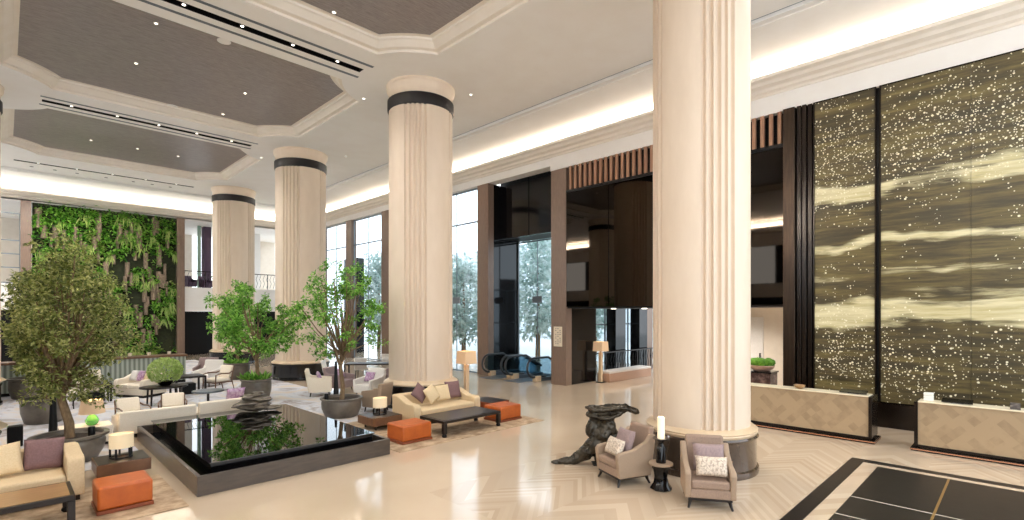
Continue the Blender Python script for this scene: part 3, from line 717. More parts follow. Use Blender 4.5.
# ------------------------------------------------------------------ PLANTS
def sprig(mb, c, r, n, l, w, droop=.3, flat=1.):
    for _ in range(n):
        while True:
            q = Vector((random.uniform(-1, 1), random.uniform(-1, 1), random.uniform(-1, 1)))
            if .02 < q.length < 1: break
        q = q.normalized() * q.length ** .6
        p = Vector(c) + Vector((q.x * r, q.y * r, q.z * r * flat))
        d = Vector((random.gauss(0, 1), random.gauss(0, 1), random.gauss(0, .7) - droop)) + q * .8
        s = random.uniform(.65, 1.25)
        mb.leaf(p, d, Vector((random.gauss(0, .5), random.gauss(0, .5), 1)), l * s, w * s)
def planter_prof(r, h):
    return [(r * .72, 0), (r * .78, .02), (r * .93, h * .45), (r * .95, h * .75), (r * .92, h * .88), (r * .94, h * .9), (r, h * .92), (r + .01, h * .97), (r, h), (r * .9, h), (r * .88, h * .86), (0, h * .84)]
def potted_tree(label, loc, pr, ph, trunk, clusters, leaf, nl, ls, group=None, prof=None, shrub=0, twist=False):
    """trunk: list of (points, r0, r1); clusters: (x,y,z,r) relative to base"""
    t = thing('potted_tree', label, 'potted tree', loc, 0, group)
    p = MB().lathe(prof or planter_prof(pr, ph), 48, caps=False).build('planter', M['pot'], t, smooth='auto')
    MB().lathe([(0, ph * .88), (pr * .87, ph * .87)], 40, caps=False).build('soil', M['soil'], t)
    b = MB()
    for pts, r0, r1 in trunk:
        k = len(pts); b.tube(pts, [r0 + (r1 - r0) * i / (k - 1) for i in range(k)], 8)
    top = Vector(trunk[0][0][-1])
    for c in clusters:
        c = Vector(c[:3]); m = top.lerp(c, .5) + Vector((random.uniform(-.08, .08), random.uniform(-.08, .08), -.06))
        b.tube([top + Vector((0, 0, -.12)), m, c], [trunk[0][2] * .55, trunk[0][2] * .35, .006], 6)
    b.build('trunk', M['bark'], t, smooth='auto')
    f = MB(); tot = sum(c[3] ** 2 for c in clusters)
    for c in clusters:
        n = int(nl * c[3] ** 2 / tot)
        for k in range(max(1, n // 26)):
            q = Vector((random.gauss(0, 1), random.gauss(0, 1), random.gauss(0, 1))).normalized() * c[3] * random.uniform(.35, 1) ** .7
            sprig(f, Vector(c[:3]) + Vector((q.x, q.y, q.z * .8)), c[3] * .28, 26, ls, ls * .5)
    f.build('foliage', M[leaf], t)
    if shrub:
        s = MB()
        for k in range(shrub):
            a = random.uniform(0, 2 * PI); r = pr * .85 * math.sqrt(random.random()); p0 = Vector((r * math.cos(a), r * math.sin(a), ph * .88))
            s.leaf(p0, Vector((math.cos(a) * .7 + random.gauss(0, .3), math.sin(a) * .7 + random.gauss(0, .3), 1)), Vector((0, 0, 1)), random.uniform(.2, .36), .12)
        s.build('underplanting', M['leafB'], t)
    return t
def crown(n, r, h0, h1, cr, seed):
    rnd = random.Random(seed); out = []
    for k in range(n):
        a = k * 2.399 + rnd.uniform(-.3, .3); z = h0 + (h1 - h0) * (k + .5) / n
        f = math.sin(PI * min(1, max(0.12, (z - h0) / (h1 - h0) * .8 + .15))); q = r * f * rnd.uniform(.45, .85)
        out.append((q * math.cos(a), q * math.sin(a), z, cr * rnd.uniform(.75, 1.15)))
    return out
def dome(n, r, h0, h1, cr, seed, low=.25):
    rnd = random.Random(seed); out = []
    for k in range(n):
        a = k * 2.399 + rnd.uniform(-.4, .4)
        if rnd.random() < low: q = r * rnd.uniform(.35, .7); z = h0 + (h1 - h0) * rnd.uniform(0, .35)
        else:
            q = r * math.sqrt(rnd.uniform(.02, 1)) * .92; z = h1 - cr - (h1 - h0) * .48 * (q / r) ** 2 - rnd.uniform(0, .28) * (h1 - h0)
        out.append((q * math.cos(a), q * math.sin(a), z, cr * rnd.uniform(.7, 1.15)))
    return out
def fork(h, lean=(0, 0), r=.06, n=3, seed=0, top=.6):
    rnd = random.Random(seed)
    main = [(0, 0, .3), (lean[0] * .3 + .03, lean[1] * .3, h * .45), (lean[0] * .7 - .03, lean[1] * .7 + .02, h * .75), (lean[0], lean[1], h)]
    out = [(main, r, r * .6)]
    for k in range(n):
        a = 2 * PI * k / n + rnd.random(); s = Vector(main[2])
        out.append(([tuple(s), tuple(s + Vector((math.cos(a) * .2, math.sin(a) * .2, top * .6))), tuple(s + Vector((math.cos(a) * .42, math.sin(a) * .42, top * 1.3)))], r * .55, .012))
    return out

# ------------------------------------------------------------------ POOL
t = thing('reflecting_pool', 'square reflecting pool of still black water with a bronze surround', 'pool', (3.68, 11.1, 0))
w2, d2 = 1.64, 2.42
b = MB()
for x0, x1, y0, y1 in ((-w2, w2, -d2, -d2 + .06), (-w2, w2, d2 - .06, d2), (-w2, -w2 + .06, -d2 + .06, d2 - .06), (w2 - .06, w2, -d2 + .06, d2 - .06)): b.box(x0, x1, y0, y1, 0, .3)
b.build('surround', M['poolwall'], t, bevel=.004)
box(-w2 + .06, w2 - .06, -d2 + .06, d2 - .06, .0, .12).build('channel', M['black_gloss'], t)
box(-w2 + .24, w2 - .24, -d2 + .24, d2 - .24, .12, .405).build('tank', M['black_gloss'], t)
box(-w2 + .21, w2 - .21, -d2 + .21, d2 - .21, .405, .42).build('water', M['water'], t)
x, y = at(255, 411, .42)
t = thing('rock_sculpture', 'stack of dark layered rocks standing on the black pool', 'rock sculpture', (x, y, .42))
sp = [(0, 0, .13, .42, .3, .1, 0), (-.06, .03, .18, .4, .27, .085, 5), (.06, -.02, .285, .3, .2, .075, 2), (-.05, 0, .37, .24, .15, .05, 8), (.33, -.1, .075, .24, .12, .05, 4), (.05, .02, .425, .13, .1, .035, 3)]
for cx, cy, z, a, c, h, sd in sp:
    MB(Matrix.Rotation(R(-45 + sd * 7), 4, 'Z')).blob((cx, cy, z), (a, c, h), sd, .45, 1.6, 4).build('stone', M['rock'], t, smooth=True)

# ------------------------------------------------------------------ SEATING GROUP NEXT TO THE OLIVE TREE
tag(box(-2.6, 1.86, 8.36, 10.35, .001, .014).build('rug', M['rug'], bevel=.004), 'brown silk rug below the orange ottoman closest to the pool corner', 'rug')
sa = sofa('sofa', 'cream sofa with rounded arms in front of the olive tree planter', 'sofa', (-.56, 10.2, .015), 0, 2.8, .98, .4, .64, .68, .2, M['cream'], 2)
cushion('sand coloured square cushion on the cream sofa by the olive tree', lcl(sa, .5, .1, .62), 0, R(66), .5, .46, .15, M['beigecush'], roll=R(5))
cushion('mauve square cushion on the cream sofa by the olive tree', lcl(sa, .98, .16, .62), 0, R(70), .46, .46, .15, M['mauve'], roll=R(-4))
coffee_table('long brown topped coffee table in front of the cream olive tree sofa', (-.45, 8.96, .015), 0, 2.2, .78, .4, M['tabletop'], M['tabledark'], .07)
box_table('low walnut side table with a drum lamp between sofa and pool', (1.4, 10.72, .012), 0, .72, .7, .3, M['tablewood'])
drum_lamp('small drum table lamp on the low side table by the pool corner', (1.4, 10.72, .318))
ottoman('orange leather ottoman on the rug by the pool corner', (1.2, 9.08, .015), 0, .62, .6, .37)

# ------------------------------------------------------------------ SEATING GROUP BY THE SECOND COLUMN
tag(box(5.5, 9.78, 8.62, 11.6, .001, .014).build('rug', M['rug'], bevel=.004), 'brown silk rug under the dark coffee table by the banded column', 'rug')
sb = sofa('sofa', 'cream sofa with a row of cushions at the foot of a column', 'sofa', (7.98, 10.72, .015), 0, 2.1, 1.0, .38, .52, .68, .2, M['cream'], 1)
cushion('mauve cushion tucked against the arm of the column sofa', lcl(sb, -.5, .12, .69), 0, R(68), .42, .4, .13, M['mauve'], roll=R(45))
cushion('pale sand cushion leaning beside the mauve one in the sofa corner', lcl(sb, -.26, -.03, .65), R(14), R(64), .44, .42, .14, M['beigecush'], roll=R(18))
cushion('sand square cushion in the middle of the column sofa', lcl(sb, .2, .1, .62), 0, R(70), .46, .42, .14, M['beigecush'])
cushion('mauve square cushion at the far end of the column sofa', lcl(sb, .63, .2, .65), R(-8), R(72), .46, .46, .14, M['mauve'])
coffee_table('dark espresso coffee table on the rug before the column sofa', (7.66, 9.36, .015), 0, 1.72, .92, .36, M['tabledark'], M['tabledark'], .06, .09)
box_table('low walnut side table with a drum lamp at the column sofa arm', (6.38, 10.86, .015), 0, .78, .72, .3, M['tablewood'])
drum_lamp('small drum table lamp on the side table at the column sofa', (6.38, 10.86, .321))
box_table('low dark side table between the column sofa and floor lamp', (9.62, 10.55, .015), 0, .72, .9, .3, M['orange_d'])
ottoman('orange leather ottoman beside the lamp side table on the rug', (6.2, 9.34, .015), 0, .74, .62, .38)
ottoman('orange leather ottoman at the far end of the espresso coffee table', (9.12, 9.46, .015), 0, .74, .62, .38)
floor_lamp('floor lamp with beige shade behind the column sofa', (9.9, 11.85, 0), 1.6, .5)

# ------------------------------------------------------------------ WING CHAIRS, STOOL TABLE AND SCULPTURE AT THE NEAR COLUMN
def wing_chair(label, loc, rz):
    t = thing('wing_chair', label, 'armchair', loc, rz)
    w, d = .78, .74
    box(-.34, .34, -d / 2 + .02, d / 2 - .06, .13, .17).build('frame', M['tabledark'], t, bevel=.008)
    box(-.31, .31, -d / 2 + .01, d / 2 - .14, .17, .32).build('seat_base', M['taupe'], t, bevel=.015)
    box(-.3, .3, -d / 2 - .01, d / 2 - .16, .32, .46).build('seat_cushion', M['taupe'], t, bevel=.04, seg=3)
    MB().prism([(d / 2 - .2, .17), (d / 2 - .02, .17), (d / 2 + .12, 1.02), (d / 2 + .0, 1.04)], 'x', -.32, .32).build('backrest', M['taupe'], t, bevel=.045, seg=3)
    for s in (-1, 1):
        x = s * .35
        MB().prism([(-d / 2 + .02, .16), (d / 2 - .02, .16), (d / 2 + .08, .9), (d / 2 - .02, .92), (d / 2 - .14, .78), (-.05, .66), (-d / 2 + .02, .62), (-d / 2 - .03, .56)], 'x', x - .05, x + .05).build('armrest', M['taupe_side'], t, bevel=.025, seg=3)
        for sy in (-1, 1):
            MB().tube([(s * .3, sy * (d / 2 - .08), .15), (s * .32, sy * (d / 2 - .05), .06), (s * .34, sy * (d / 2 - .02), 0)], [.036, .024, .018], 8).build('leg', M['tabledark'], t)
    t.scale = (.86, .86, .87); return t
w1 = wing_chair('taupe wing armchair between the twisted sculpture and the black stool table', (7.22, 4.62, 0), R(247))
w2_ = wing_chair('taupe wing armchair facing out from the near column with two cushions', (7.24, 3.22, 0), R(302))
for wc, lb1, lb2 in ((w1, 'lilac cushion on the armchair next to the sculpture', 'cream patterned cushion on the armchair next to the sculpture'), (w2_, 'lilac cushion on the armchair facing out from the column', 'cream patterned cushion on the armchair facing out from the column')):
    rz = wc.rotation_euler.z
    cushion(lb1, lcl(wc, .02, .06, .64), rz, R(72), .44, .38, .13, M['lilac'])
    cushion(lb2, lcl(wc, .03, -.14, .56), rz, R(66), .44, .28, .13, M['pattern'])
sx, sy = at(661, 489)
t = thing('stool_table', 'small black waisted side table with stone top between the wing chairs', 'side table', (sx, sy, 0))
MB().lathe([(.15, 0), (.175, .02), (.12, .1), (.1, .2), (.12, .3), (.15, .37), (.16, .385)], 8).build('base', M['black_gloss'], t, smooth='auto')
MB().lathe([(.175, .385), (.185, .39), (.185, .41), (.18, .415)], 32).build('tabletop', M['taupe_side'], t, smooth='auto')
t = thing('candle_lamp', 'black jar lantern with a glowing white cylinder on the stool table', 'lamp', (sx, sy, .416))
MB().lathe([(.075, 0), (.08, .02), (.072, .06), (.07, .24), (.05, .27), (.035, .3), (.06, .33), (.06, .35)], 28).build('jar', M['black_gloss'], t, smooth='auto')
MB().lathe([(.03, .35), (.125, .37), (.13, .385), (.125, .385), (.0, .365)], 28).build('tray', M['steel'], t, smooth='auto')
MB().lathe([(.055, .375), (.055, .7), (.045, .71), (.0, .71)], 24).build('cylinder', M['candle'], t, smooth='auto')
light('lamp_glow', 'POINT', (sx, sy, 1.12), 3, (1, .85, .6), shadow_soft_size=.05)
# twisted bronze sculpture
ux, uy = at(598, 464)
def W(r, f, z):    # r to the right of the picture, f away from the eye
    return ((r + f) / S2, (f - r) / S2, z)
t = thing('bronze_sculpture', 'dark twisted bronze sculpture with a trailing foot beside the wing chair', 'sculpture', (ux, uy, 0))
b = MB()
b.tube([W(-.86, .02, .035), W(-.66, .02, .03), W(-.45, .02, .06), W(-.26, 0, .18), W(-.08, 0, .34), W(.08, .0, .5), W(.18, .02, .64), W(.16, .02, .78), W(.1, 0, .88)], [.03, .06, .08, .12, .16, .2, .18, .14, .12], 12)
b.tube([W(.02, .05, .42), W(.02, .04, .2), W(.0, .0, .03)], [.16, .1, .06], 10)
b.tube([W(.1, 0, .55), W(.32, .02, .48), W(.4, .03, .22), W(.36, 0, .02)], [.15, .12, .08, .06], 10)
def slab(pts, ws, hs):
    n = 10; vs = []; fs = []
    for (r_, f_, z_), w_, h_ in zip(pts, ws, hs):
        for q in range(n): a = 2 * PI * q / n; vs.append(W(r_, f_ + w_ * math.cos(a), z_ + h_ * math.sin(a)))
    k = len(pts)
    for i_ in range(k - 1):
        for q in range(n): fs.append((i_ * n + q, i_ * n + (q + 1) % n, (i_ + 1) * n + (q + 1) % n, (i_ + 1) * n + q))
    b.add(vs, fs + [tuple(reversed(range(n))), tuple(range((k - 1) * n, k * n))])
slab([(-.24, 0, 1.03), (-.1, .03, 1.0), (.1, .05, 1.0), (.3, .02, 1.03), (.5, .0, 1.03), (.66, -.02, .98), (.74, -.03, .95)], [.05, .14, .18, .18, .16, .12, .04], [.03, .06, .06, .06, .06, .05, .03])
slab([(-.2, .02, .9), (.0, .02, .86), (.2, .0, .86), (.38, 0, .92), (.5, 0, .97)], [.06, .15, .17, .13, .06], [.04, .06, .06, .05, .03])
b.tube([W(-.16, 0, .5), W(-.12, .02, .66), W(-.06, .04, .8)], [.06, .1, .1], 10)
o = b.build('body', M['sculpt'], t)
rm = o.modifiers.new('merge', 'REMESH'); rm.mode = 'VOXEL'; rm.voxel_size = .022; rm.use_smooth_shade = True
tx = bpy.data.textures.new('folds', 'CLOUDS'); tx.noise_scale = .13
dm = o.modifiers.new('folds', 'DISPLACE'); dm.texture = tx; dm.strength = .065; dm.mid_level = .5
t2 = bpy.data.textures.new('ridges', 'CLOUDS'); t2.noise_scale = .05; d2_ = o.modifiers.new('ridges', 'DISPLACE'); d2_.texture = t2; d2_.strength = .03; d2_.mid_level = .5
MB().prism([W(-.1, -.12, 0)[:2], W(.45, -.12, 0)[:2], W(.45, .14, 0)[:2], W(-.1, .14, 0)[:2]], 'z', 0, .015).build('base_plate', M['black'], t)

# ------------------------------------------------------------------ RECEPTION DESKS
def desk(label, x, y0, y1):
    t = thing('reception_desk', label, 'reception desk', (x, (y0 + y1) / 2, 0)); h = (y1 - y0) / 2; hh = .97
    box(0, .05, -h + .06, h - .06, .13, hh).build('front_panel', M['deskstone'], t)
    b = MB(); b.box(-.03, .58, -h, -h + .06, .1, hh + .01); b.box(-.03, .58, h - .06, h, .1, hh + .01); b.box(-.02, .05, -h + .06, h - .06, .08, .13); b.build('frame', M['bronze_d'], t, bevel=.004)
    box(-.06, .62, -h - .05, h + .05, 0, .07).build('plinth', M['bronze_d'], t); box(-.07, .63, -h - .06, h + .06, .028, .05).build('trim', M['copper'], t)
    box(-.02, .4, -h + .06, h - .06, hh, hh + .025).build('ledge', M['ledge'], t, bevel=.004)
    box(.05, .4, -h + .06, h - .06, .13, hh - .01).build('carcass', M['tablewood'], t); box(.4, .58, -h + .06, h - .06, .13, .76).build('work_shelf', M['tablewood'], t)
    return t
desk('stone fronted reception desk partly hidden by the near column', 12.92, 2.2, 5.7)
desk('stone fronted reception desk with the crystal block, farther from the column', 12.9, -1.9, 1.5)
ZT = .996
def tablet(label, x, y, w, sl=.35):
    t = thing('tablet', label, 'tablet', (x, y, ZT), 0)
    MB(Matrix.Translation((0, 0, .015)) @ Matrix.Rotation(R(-14), 4, 'Y')).box(-.0, .2, -w / 2, w / 2, 0, .018).build('screen', M['black_gloss'], t, bevel=.004)
    box(.02, .12, -w * .2, w * .2, 0, .012).build('stand', M['chrome'], t); return t
tablet('black flat tablet on the desk ledge beside the column', 12.98, 2.56, .5)
tablet('black flat tablet on the desk ledge beside the crystal block', 12.97, .86, .46)
t = thing('desk_sign', 'small grey acrylic stand at the mural end of the desk ledge', 'stand', (13.0, .06, ZT)); MB().prism([(-.03, 0), (.06, 0), (.02, .12), (0, .12)], 'y', -.07, .07).build('body', M['steel'], t)
t = thing('bowl', 'shallow brown glass bowl on the desk ledge by the bronze posts', 'bowl', (13.06, 3.62, ZT))
MB().lathe([(.05, 0), (.11, .04), (.12, .09), (.11, .09), (.09, .04), (0, .02)], 24, caps=False).build('body', M['tabletop'], t, smooth='auto')
t = thing('crystal_block', 'clear cubic crystal block on the farther reception desk', 'ornament', (13.08, 1.29, ZT))
b = MB()
for i in range(3):
    for j in range(3): b.box(-.07 + i * .05, -.025 + i * .05, -.075 + .0, .075, .005 + j * .055, .052 + j * .055)
b.build('block', M['clear'], t, bevel=.006)
# moss bowl on marble stand
x, y = 15.9, 5.42
t = thing('plinth_stand', 'brown marble display stand behind the reception desk', 'stand', (x, y, 0)); box(-.3, .3, -.34, .34, 0, 1.0).build('body', M['darkmarble'], t, bevel=.008); box(-.33, .33, -.37, .37, 1.0, 1.04).build('top', M['black_gloss'], t)
t = thing('moss_bowl', 'rose clay bowl planted with a green moss cushion on the marble stand', 'planter', (x, y, 1.04))
MB().lathe([(.2, 0), (.3, .06), (.36, .16), (.34, .17), (0, .15)], 32, caps=False).build('bowl', M['bowl'], t, smooth='auto')
b = MB()
for k in range(9): a = k * .7; b.blob((.2 * math.cos(a) * (k > 0), .2 * math.sin(a) * (k > 0), .24), (.16, .17, .13), k, .25, 2.5, 3)
b.build('moss', M['moss'], t, smooth=True)

# ------------------------------------------------------------------ PASSAGE UNDER THE GLASS BOX
t = thing('bench', 'long brown upholstered bench by the lattice railing', 'bench', (18.5, 11.75, 0)); box(-1.6, 1.6, -.3, .3, 0, .34).build('base', M['benchfab'], t, bevel=.015); box(-1.6, 1.6, -.3, .3, .34, .42).build('seat_cushion', M['benchtop'], t, bevel=.02)
railing(17.0, 24.5, 12.55, 0, 'black lattice railing behind the brown bench', 1.08)
floor_lamp('floor lamp with beige shade against the black pier by the bench', (16.72, 11.75, 0), 1.62, .5)
t = thing('wall_plaque', 'ivory directory plaque with fine print on the walnut pier', 'sign', (XW - .012, 12.5, 1.85)); box(-.012, .0, -.21, .21, -.38, .38).build('plate', M['plaque'], t, bevel=.004)
b = MB()
for k in range(9):
    z = .3 - k * .072
    for j in range(3):
        if (k * 3 + j * 5) % 4: y0 = -.15 + j * .11; b.box(-.0135, -.012, y0, y0 + .05 + .02 * ((k + j) % 2), z - .012, z + .012)
b.build('lettering', M['ink'], t)
def escalator_side(label, y):
    t = thing('escalator_balustrade', label, 'escalator', (14.6, y, 0)); r = .38; zc = .56; b = MB()
    pts = [(1.1, 0, zc - r)] + [(r - r * math.sin(a), 0, zc - r * math.cos(a)) for a in [k * PI / 12 for k in range(13)]] + [(1.25, 0, zc + r), (2.25, 0, .42)]
    b.tube(pts, .045, 10).build('handrail', M['rubber'], t, smooth='auto')
    g = MB(); poly = [(.75, .1), (.2, .34), (.1, .56), (.2, .8), (.38, .9), (1.25, .9), (2.2, .4), (2.2, .1)]; g.prism(poly, 'y', -.008, .008); g.build('glass_panel', M['railglass'], t)
    box(.45, 2.25, -.1, .1, 0, .14).build('skirt', M['plate'], t, bevel=.01); box(.42, .72, -.11, .11, 0, .22).build('newel', M['pollwood'], t, bevel=.02)
    return t
for y, lb in ((16.42, 'escalator handrail closest to the lounge side pier'), (15.25, 'escalator handrail in the middle, loop farther from the sign pier'), (15.0, 'escalator handrail in the middle, loop nearer to the sign pier'), (13.75, 'escalator handrail beside the sign pier')): escalator_side(lb, y)
for y, lb in ((15.84, 'ribbed metal landing plate of the escalator by the lounge'), (14.37, 'ribbed metal landing plate of the escalator by the sign pier')):
    t = thing('landing_plate', lb, 'escalator', (14.6, y, 0)); box(-.3, 1.0, -.44, .44, 0, .015).build('plate', M['plate'], t)
    b = MB()
    for k in range(5): b.prism([(1.0 + k * .24, .0), (1.22 + k * .24, .0), (1.22 + k * .24, .02 + .012 * k), (1.0 + k * .24, .02 + .012 * k)], 'y', -.46, .46)
    b.build('step', M['steel'], t)

# ------------------------------------------------------------------ PLANTED WALL
t = thing('living_wall', 'tall planted wall of ferns and cork bark between walnut posts', 'planted wall', (2.95, YW, 0))
xa, xb = -1.9, 4.5; zt = 8.55
box(xa, xb, -.02, .25, .2, zt).build('backing', M['backing'], t)
for x in (xa - .45, xb): box(x, x + .4, -.35, .25, 0, zt).build('post', M['wood_post'], t, bevel=.01)
rnd = random.Random(3)
for k in range(99):
    x = rnd.uniform(xa + .2, xb - .3); z = rnd.uniform(.8, 7.6); h = rnd.uniform(.5, 1.1); w = rnd.uniform(.14, .3)
    b = MB(); n = 7; b.add([(x + w * .5 * math.cos(PI * i / (n - 1)), -.04 - .24 * math.sin(PI * i / (n - 1)), zz) for zz in (z, z + h) for i in range(n)], [(i, i + 1, n + i + 1, n + i) for i in range(n - 1)] + [tuple(range(n - 1, -1, -1)), tuple(range(n, 2 * n))])
    b.build('cork_bark', M['corkbark'], t)
f = MB(); f2 = MB()
for k in range(900):
    x = rnd.uniform(xa, xb); z = .3 + 8.1 * rnd.random() ** .8
    dens = noise.noise(Vector((x * .9, z * .6, 4.)))
    if dens < -.03 and z < 6.9 - 1.2 * rnd.random(): continue
    tgt = f2 if (dens > .22 and z < 7.3 and k % 2) else f
    for q in range(rnd.randint(9, 16)):
        p = Vector((x + rnd.gauss(0, .12), -.05 - rnd.random() * .18, z + rnd.gauss(0, .12)))
        d = Vector((rnd.gauss(0, .8), -.5 - rnd.random() * .5, rnd.gauss(-.45, .5)))
        l = rnd.uniform(.14, .3); tgt.leaf(p, d, Vector((0, -.4, 1)), l, l * .42)
    if k % 16 == 0:
        for q in range(14):
            p = Vector((x + rnd.gauss(0, .1), -.2, z)); f2.leaf(p, Vector((rnd.gauss(0, .25), -.3, -1)), Vector((0, -1, 0)), rnd.uniform(.4, .9), .05)
f.build('foliage', M['leafC'], t); f2.build('pale_fern', M['leafC2'], t)
# ribbed counter before it
def counter(label, x0, x1, y):
    t = thing('bar_counter', label, 'counter', ((x0 + x1) / 2, y, 0)); h = (x1 - x0) / 2
    box(-h, h, -.3, .3, .12, 1.04).build('front_panel', M['barfront'], t); box(-h, h, -.26, .26, 0, .12).build('plinth', M['black'], t); box(-h - .05, h + .05, -.36, .36, 1.04, 1.12).build('countertop', M['tablewood'], t, bevel=.008)
    return t
counter('ribbed grey green bar counter with brown top below the planted wall', -2.2, 5.1, 23.7)
pw = None
for x in (3.35, 3.95, 4.6):
    if pw is None:
        pw = tag(MB().lathe([(.03, 0), (.06, .02), (.065, .12), (.058, .12), (.05, .03), (0, .03)], 14, caps=False).build('bowl', M['cream_l'], smooth='auto', loc=(x, 23.7, 1.12)), 'small white bowl standing on the ribbed bar counter', 'bowl', 'white bowls on the bar counter')
    else:
        c = pw.copy(); COL.objects.link(c); c.location = (x, 23.7, 1.12)

# ------------------------------------------------------------------ POTTED TREES
potted_tree('large olive green tree in a wide bronze bowl planter behind the cream sofa', (.86, 12.42, .012), .56, .5, fork(1.55, (-.12, .05), .085, 4, 1, .9), [(max(c[0], -.5),) + c[1:] for c in dome(22, 1.0, 1.2, 4.5, .36, 4) + crown(34, 1.05, 1.25, 3.7, .34, 5)], 'leafA', 14500, .08,
            prof=[(.36, 0), (.4, .02), (.5, .2), (.53, .36), (.5, .42), (.54, .44), (.58, .46), (.58, .5), (.5, .5), (.48, .44), (0, .42)])
potted_tree('bright green tree with underplanting in the planter behind the rocks', (5.62, 17.0, .012), .46, .68, fork(1.6, (.04, -.05), .075, 3, 2, .7), dome(34, 1.38, 1.45, 4.15, .36, 11), 'leafB', 6400, .115, shrub=90)
potted_tree('bright green forked tree in the planter at the pool corner near the column', (6.36, 12.78, .012), .54, .5, fork(1.75, (.02, .03), .07, 4, 3, .8), dome(36, 1.25, 1.4, 4.55, .32, 22, .3), 'leafB', 5200, .1)
potted_tree('slender tree in a grey planter in front of the farthest column', (6.86, 23.0, .012), .5, .68, fork(1.6, (0, 0), .07, 3, 4, .7), crown(20, .95, 1.5, 3.3, .36, 31), 'leafB', 3200, .15, shrub=50)
potted_tree('olive tree in a tall rounded planter behind the large olive tree', (.7, 17.3, .012), .46, .62, fork(1.3, (.05, 0), .05, 3, 5, .7), crown(26, .85, 1.2, 3.7, .36, 41), 'leafA', 5200, .11)
potted_tree('small dark green tree in a grey planter by the bar counter edge', (.55, 22.6, .012), .5, .66, fork(1.3, (0, 0), .06, 3, 6, .7), crown(14, .45, 1.3, 3.0, .3, 51), 'leafA', 2600, .14)
def uplight(label, loc):
    t = thing('spotlight', label, 'spotlight', loc); MB().lathe([(.05, 0), (.055, .02), (.055, .16), (.05, .17)], 16).build('body', M['black'], t, smooth='auto'); MB().lathe([(.03, .171), (.03, .175)], 12).build('lens', M['steel'], t)
uplight('small black spotlight in the soil of the large olive tree planter', (1.16, 12.3, .45))
uplight('small black spotlight in the soil of the pool corner planter', (6.0, 12.9, .46))
def pole(label, loc, h):
    t = thing('light_pole', label, 'pole', loc); MB().lathe([(.1, 0), (.1, .02), (.085, .05), (.035, h - .03), (.03, h)], 18).build('body', M['black'], t, smooth='auto'); MB().lathe([(.034, h), (.034, h + .05)], 14).build('head', M['steel'], t)
pole('black tapered light pole behind the large olive tree', (.75, 14.75, .012), 1.32)
pole('black tapered light pole behind the pool corner tree', (6.72, 13.85, .012), 1.3)

# ------------------------------------------------------------------ LOUNGE
s1 = sofa('sofa', 'low ivory sofa with its back to the pool, end by the olive tree', 'sofa', (2.48, 14.22, .012), PI, 1.5, .92, .36, .42, .58, .2, M['cream_l'], 1, arms=(1,))
s2 = sofa('sofa', 'low ivory sofa with its back to the pool next to the rocks', 'sofa', (4.0, 14.28, .012), PI, 1.44, .9, .36, .46, .6, .2, M['cream_l'], 1, arms=(-1,))
cushion('violet patterned cushion on the ivory sofa beside the rocks', (4.24, 14.34, .61), PI, R(66), .44, .42, .14, M['purple'])
t = thing('console_table', 'cream low console beside the large olive tree carrying a lamp', 'side table', (1.2, 13.75, .012)); box(-.42, .42, -.3, .3, .06, .4).build('body', M['cream_l'], t, bevel=.01); box(-.38, .38, -.26, .26, 0, .06).build('plinth', M['tabledark'], t)
t = thing('table_lamp', 'green glass table lamp with a beige shade on the cream console', 'lamp', (1.3, 13.7, .412))
MB().lathe([(.06, 0), (.1, .03), (.12, .1), (.08, .18), (.04, .22), (.03, .28)], 24).build('base', M['green_glass'], t, smooth='auto')
MB().lathe([(.225, .25), (.18, .52)], 32, caps=False).build('lamp_shade', M['shade_t'], t, smooth=True)
MB().lathe([(.012, .26), (.012, .42)], 8).build('stem', M['steel'], t)
light('lamp_glow', 'POINT', (1.3, 13.7, .8), 5, (1, .8, .55), shadow_soft_size=.05)
ta = coffee_table('black square lounge table near the bar counter by the ivory two seat sofa', (2.02, 20.3, .012), 0, .72, .72, .56, M['tabledark'], M['tabledark'], .06, .06, feet=False, name='lounge_table')
tag(box(-.2, .2, -.2, .2, 0, .3).build('stool', M['black'], bevel=.02, loc=(2.02, 20.3, .014)), 'black cube stool tucked under the square lounge table', 'stool')
armchair('beige armchair behind the black square lounge table', (1.95, 21.5, .012), R(0), M['cream_l'])
s3_ = sofa('sofa', 'ivory two seat sofa with print cushions in front of the bar counter', 'sofa', (3.2, 20.6, .012), R(-60), 1.25, .85, .42, .58, .74, .16, M['cream_l'], 2)
for k, (q, lb) in enumerate(((-.3, 'ivory cushion'), (.0, 'violet patterned cushion'), (.3, 'sand cushion'))):
    cushion(lb + ' on the two seat sofa before the bar counter', lcl(s3_, q, .08, .64), R(-60), R(68), .28, .36, .13, (M['white_fab'], M['purple'], M['beigecush'])[k])
dining_chair('small beige side chair between the two olive trees and the lounge table', (1.42, 19.4, .012), R(40), M['cream_l'])
round_table('black oval table carrying the hydrangea bowl', (3.42, 18.3, .012), .62, .54, M['tabledark'], M['tabledark'], .8)
t = thing('hydrangea', 'big ball of pale green hydrangeas in a black bowl', 'flowers', (3.46, 18.35, .556))
MB().lathe([(.14, 0), (.16, .02), (.26, .14), (.25, .16), (0, .14)], 28, caps=False).build('bowl', M['black_gloss'], t, smooth='auto')
f = MB()
for k in range(90):
    z = 1 - 1.75 * (k + .5) / 90; a = k * 2.39996; rr = math.sqrt(max(0, 1 - z * z)); c = Vector((rr * math.cos(a), rr * math.sin(a), z * .86)) * .44 + Vector((0, 0, .5))
    nrm = Vector((rr * math.cos(a), rr * math.sin(a), z))
    for q in range(22):
        d = (nrm + Vector((random.gauss(0, .8), random.gauss(0, .8), random.gauss(0, .8)))).normalized(); f.leaf(c + d * .05, d.cross(Vector((random.random(), random.random(), random.random() + .1))) + d * .5, d, .075, .06)
f.build('petals', M['leafH'], t); t.scale = (.88, .88, .88)
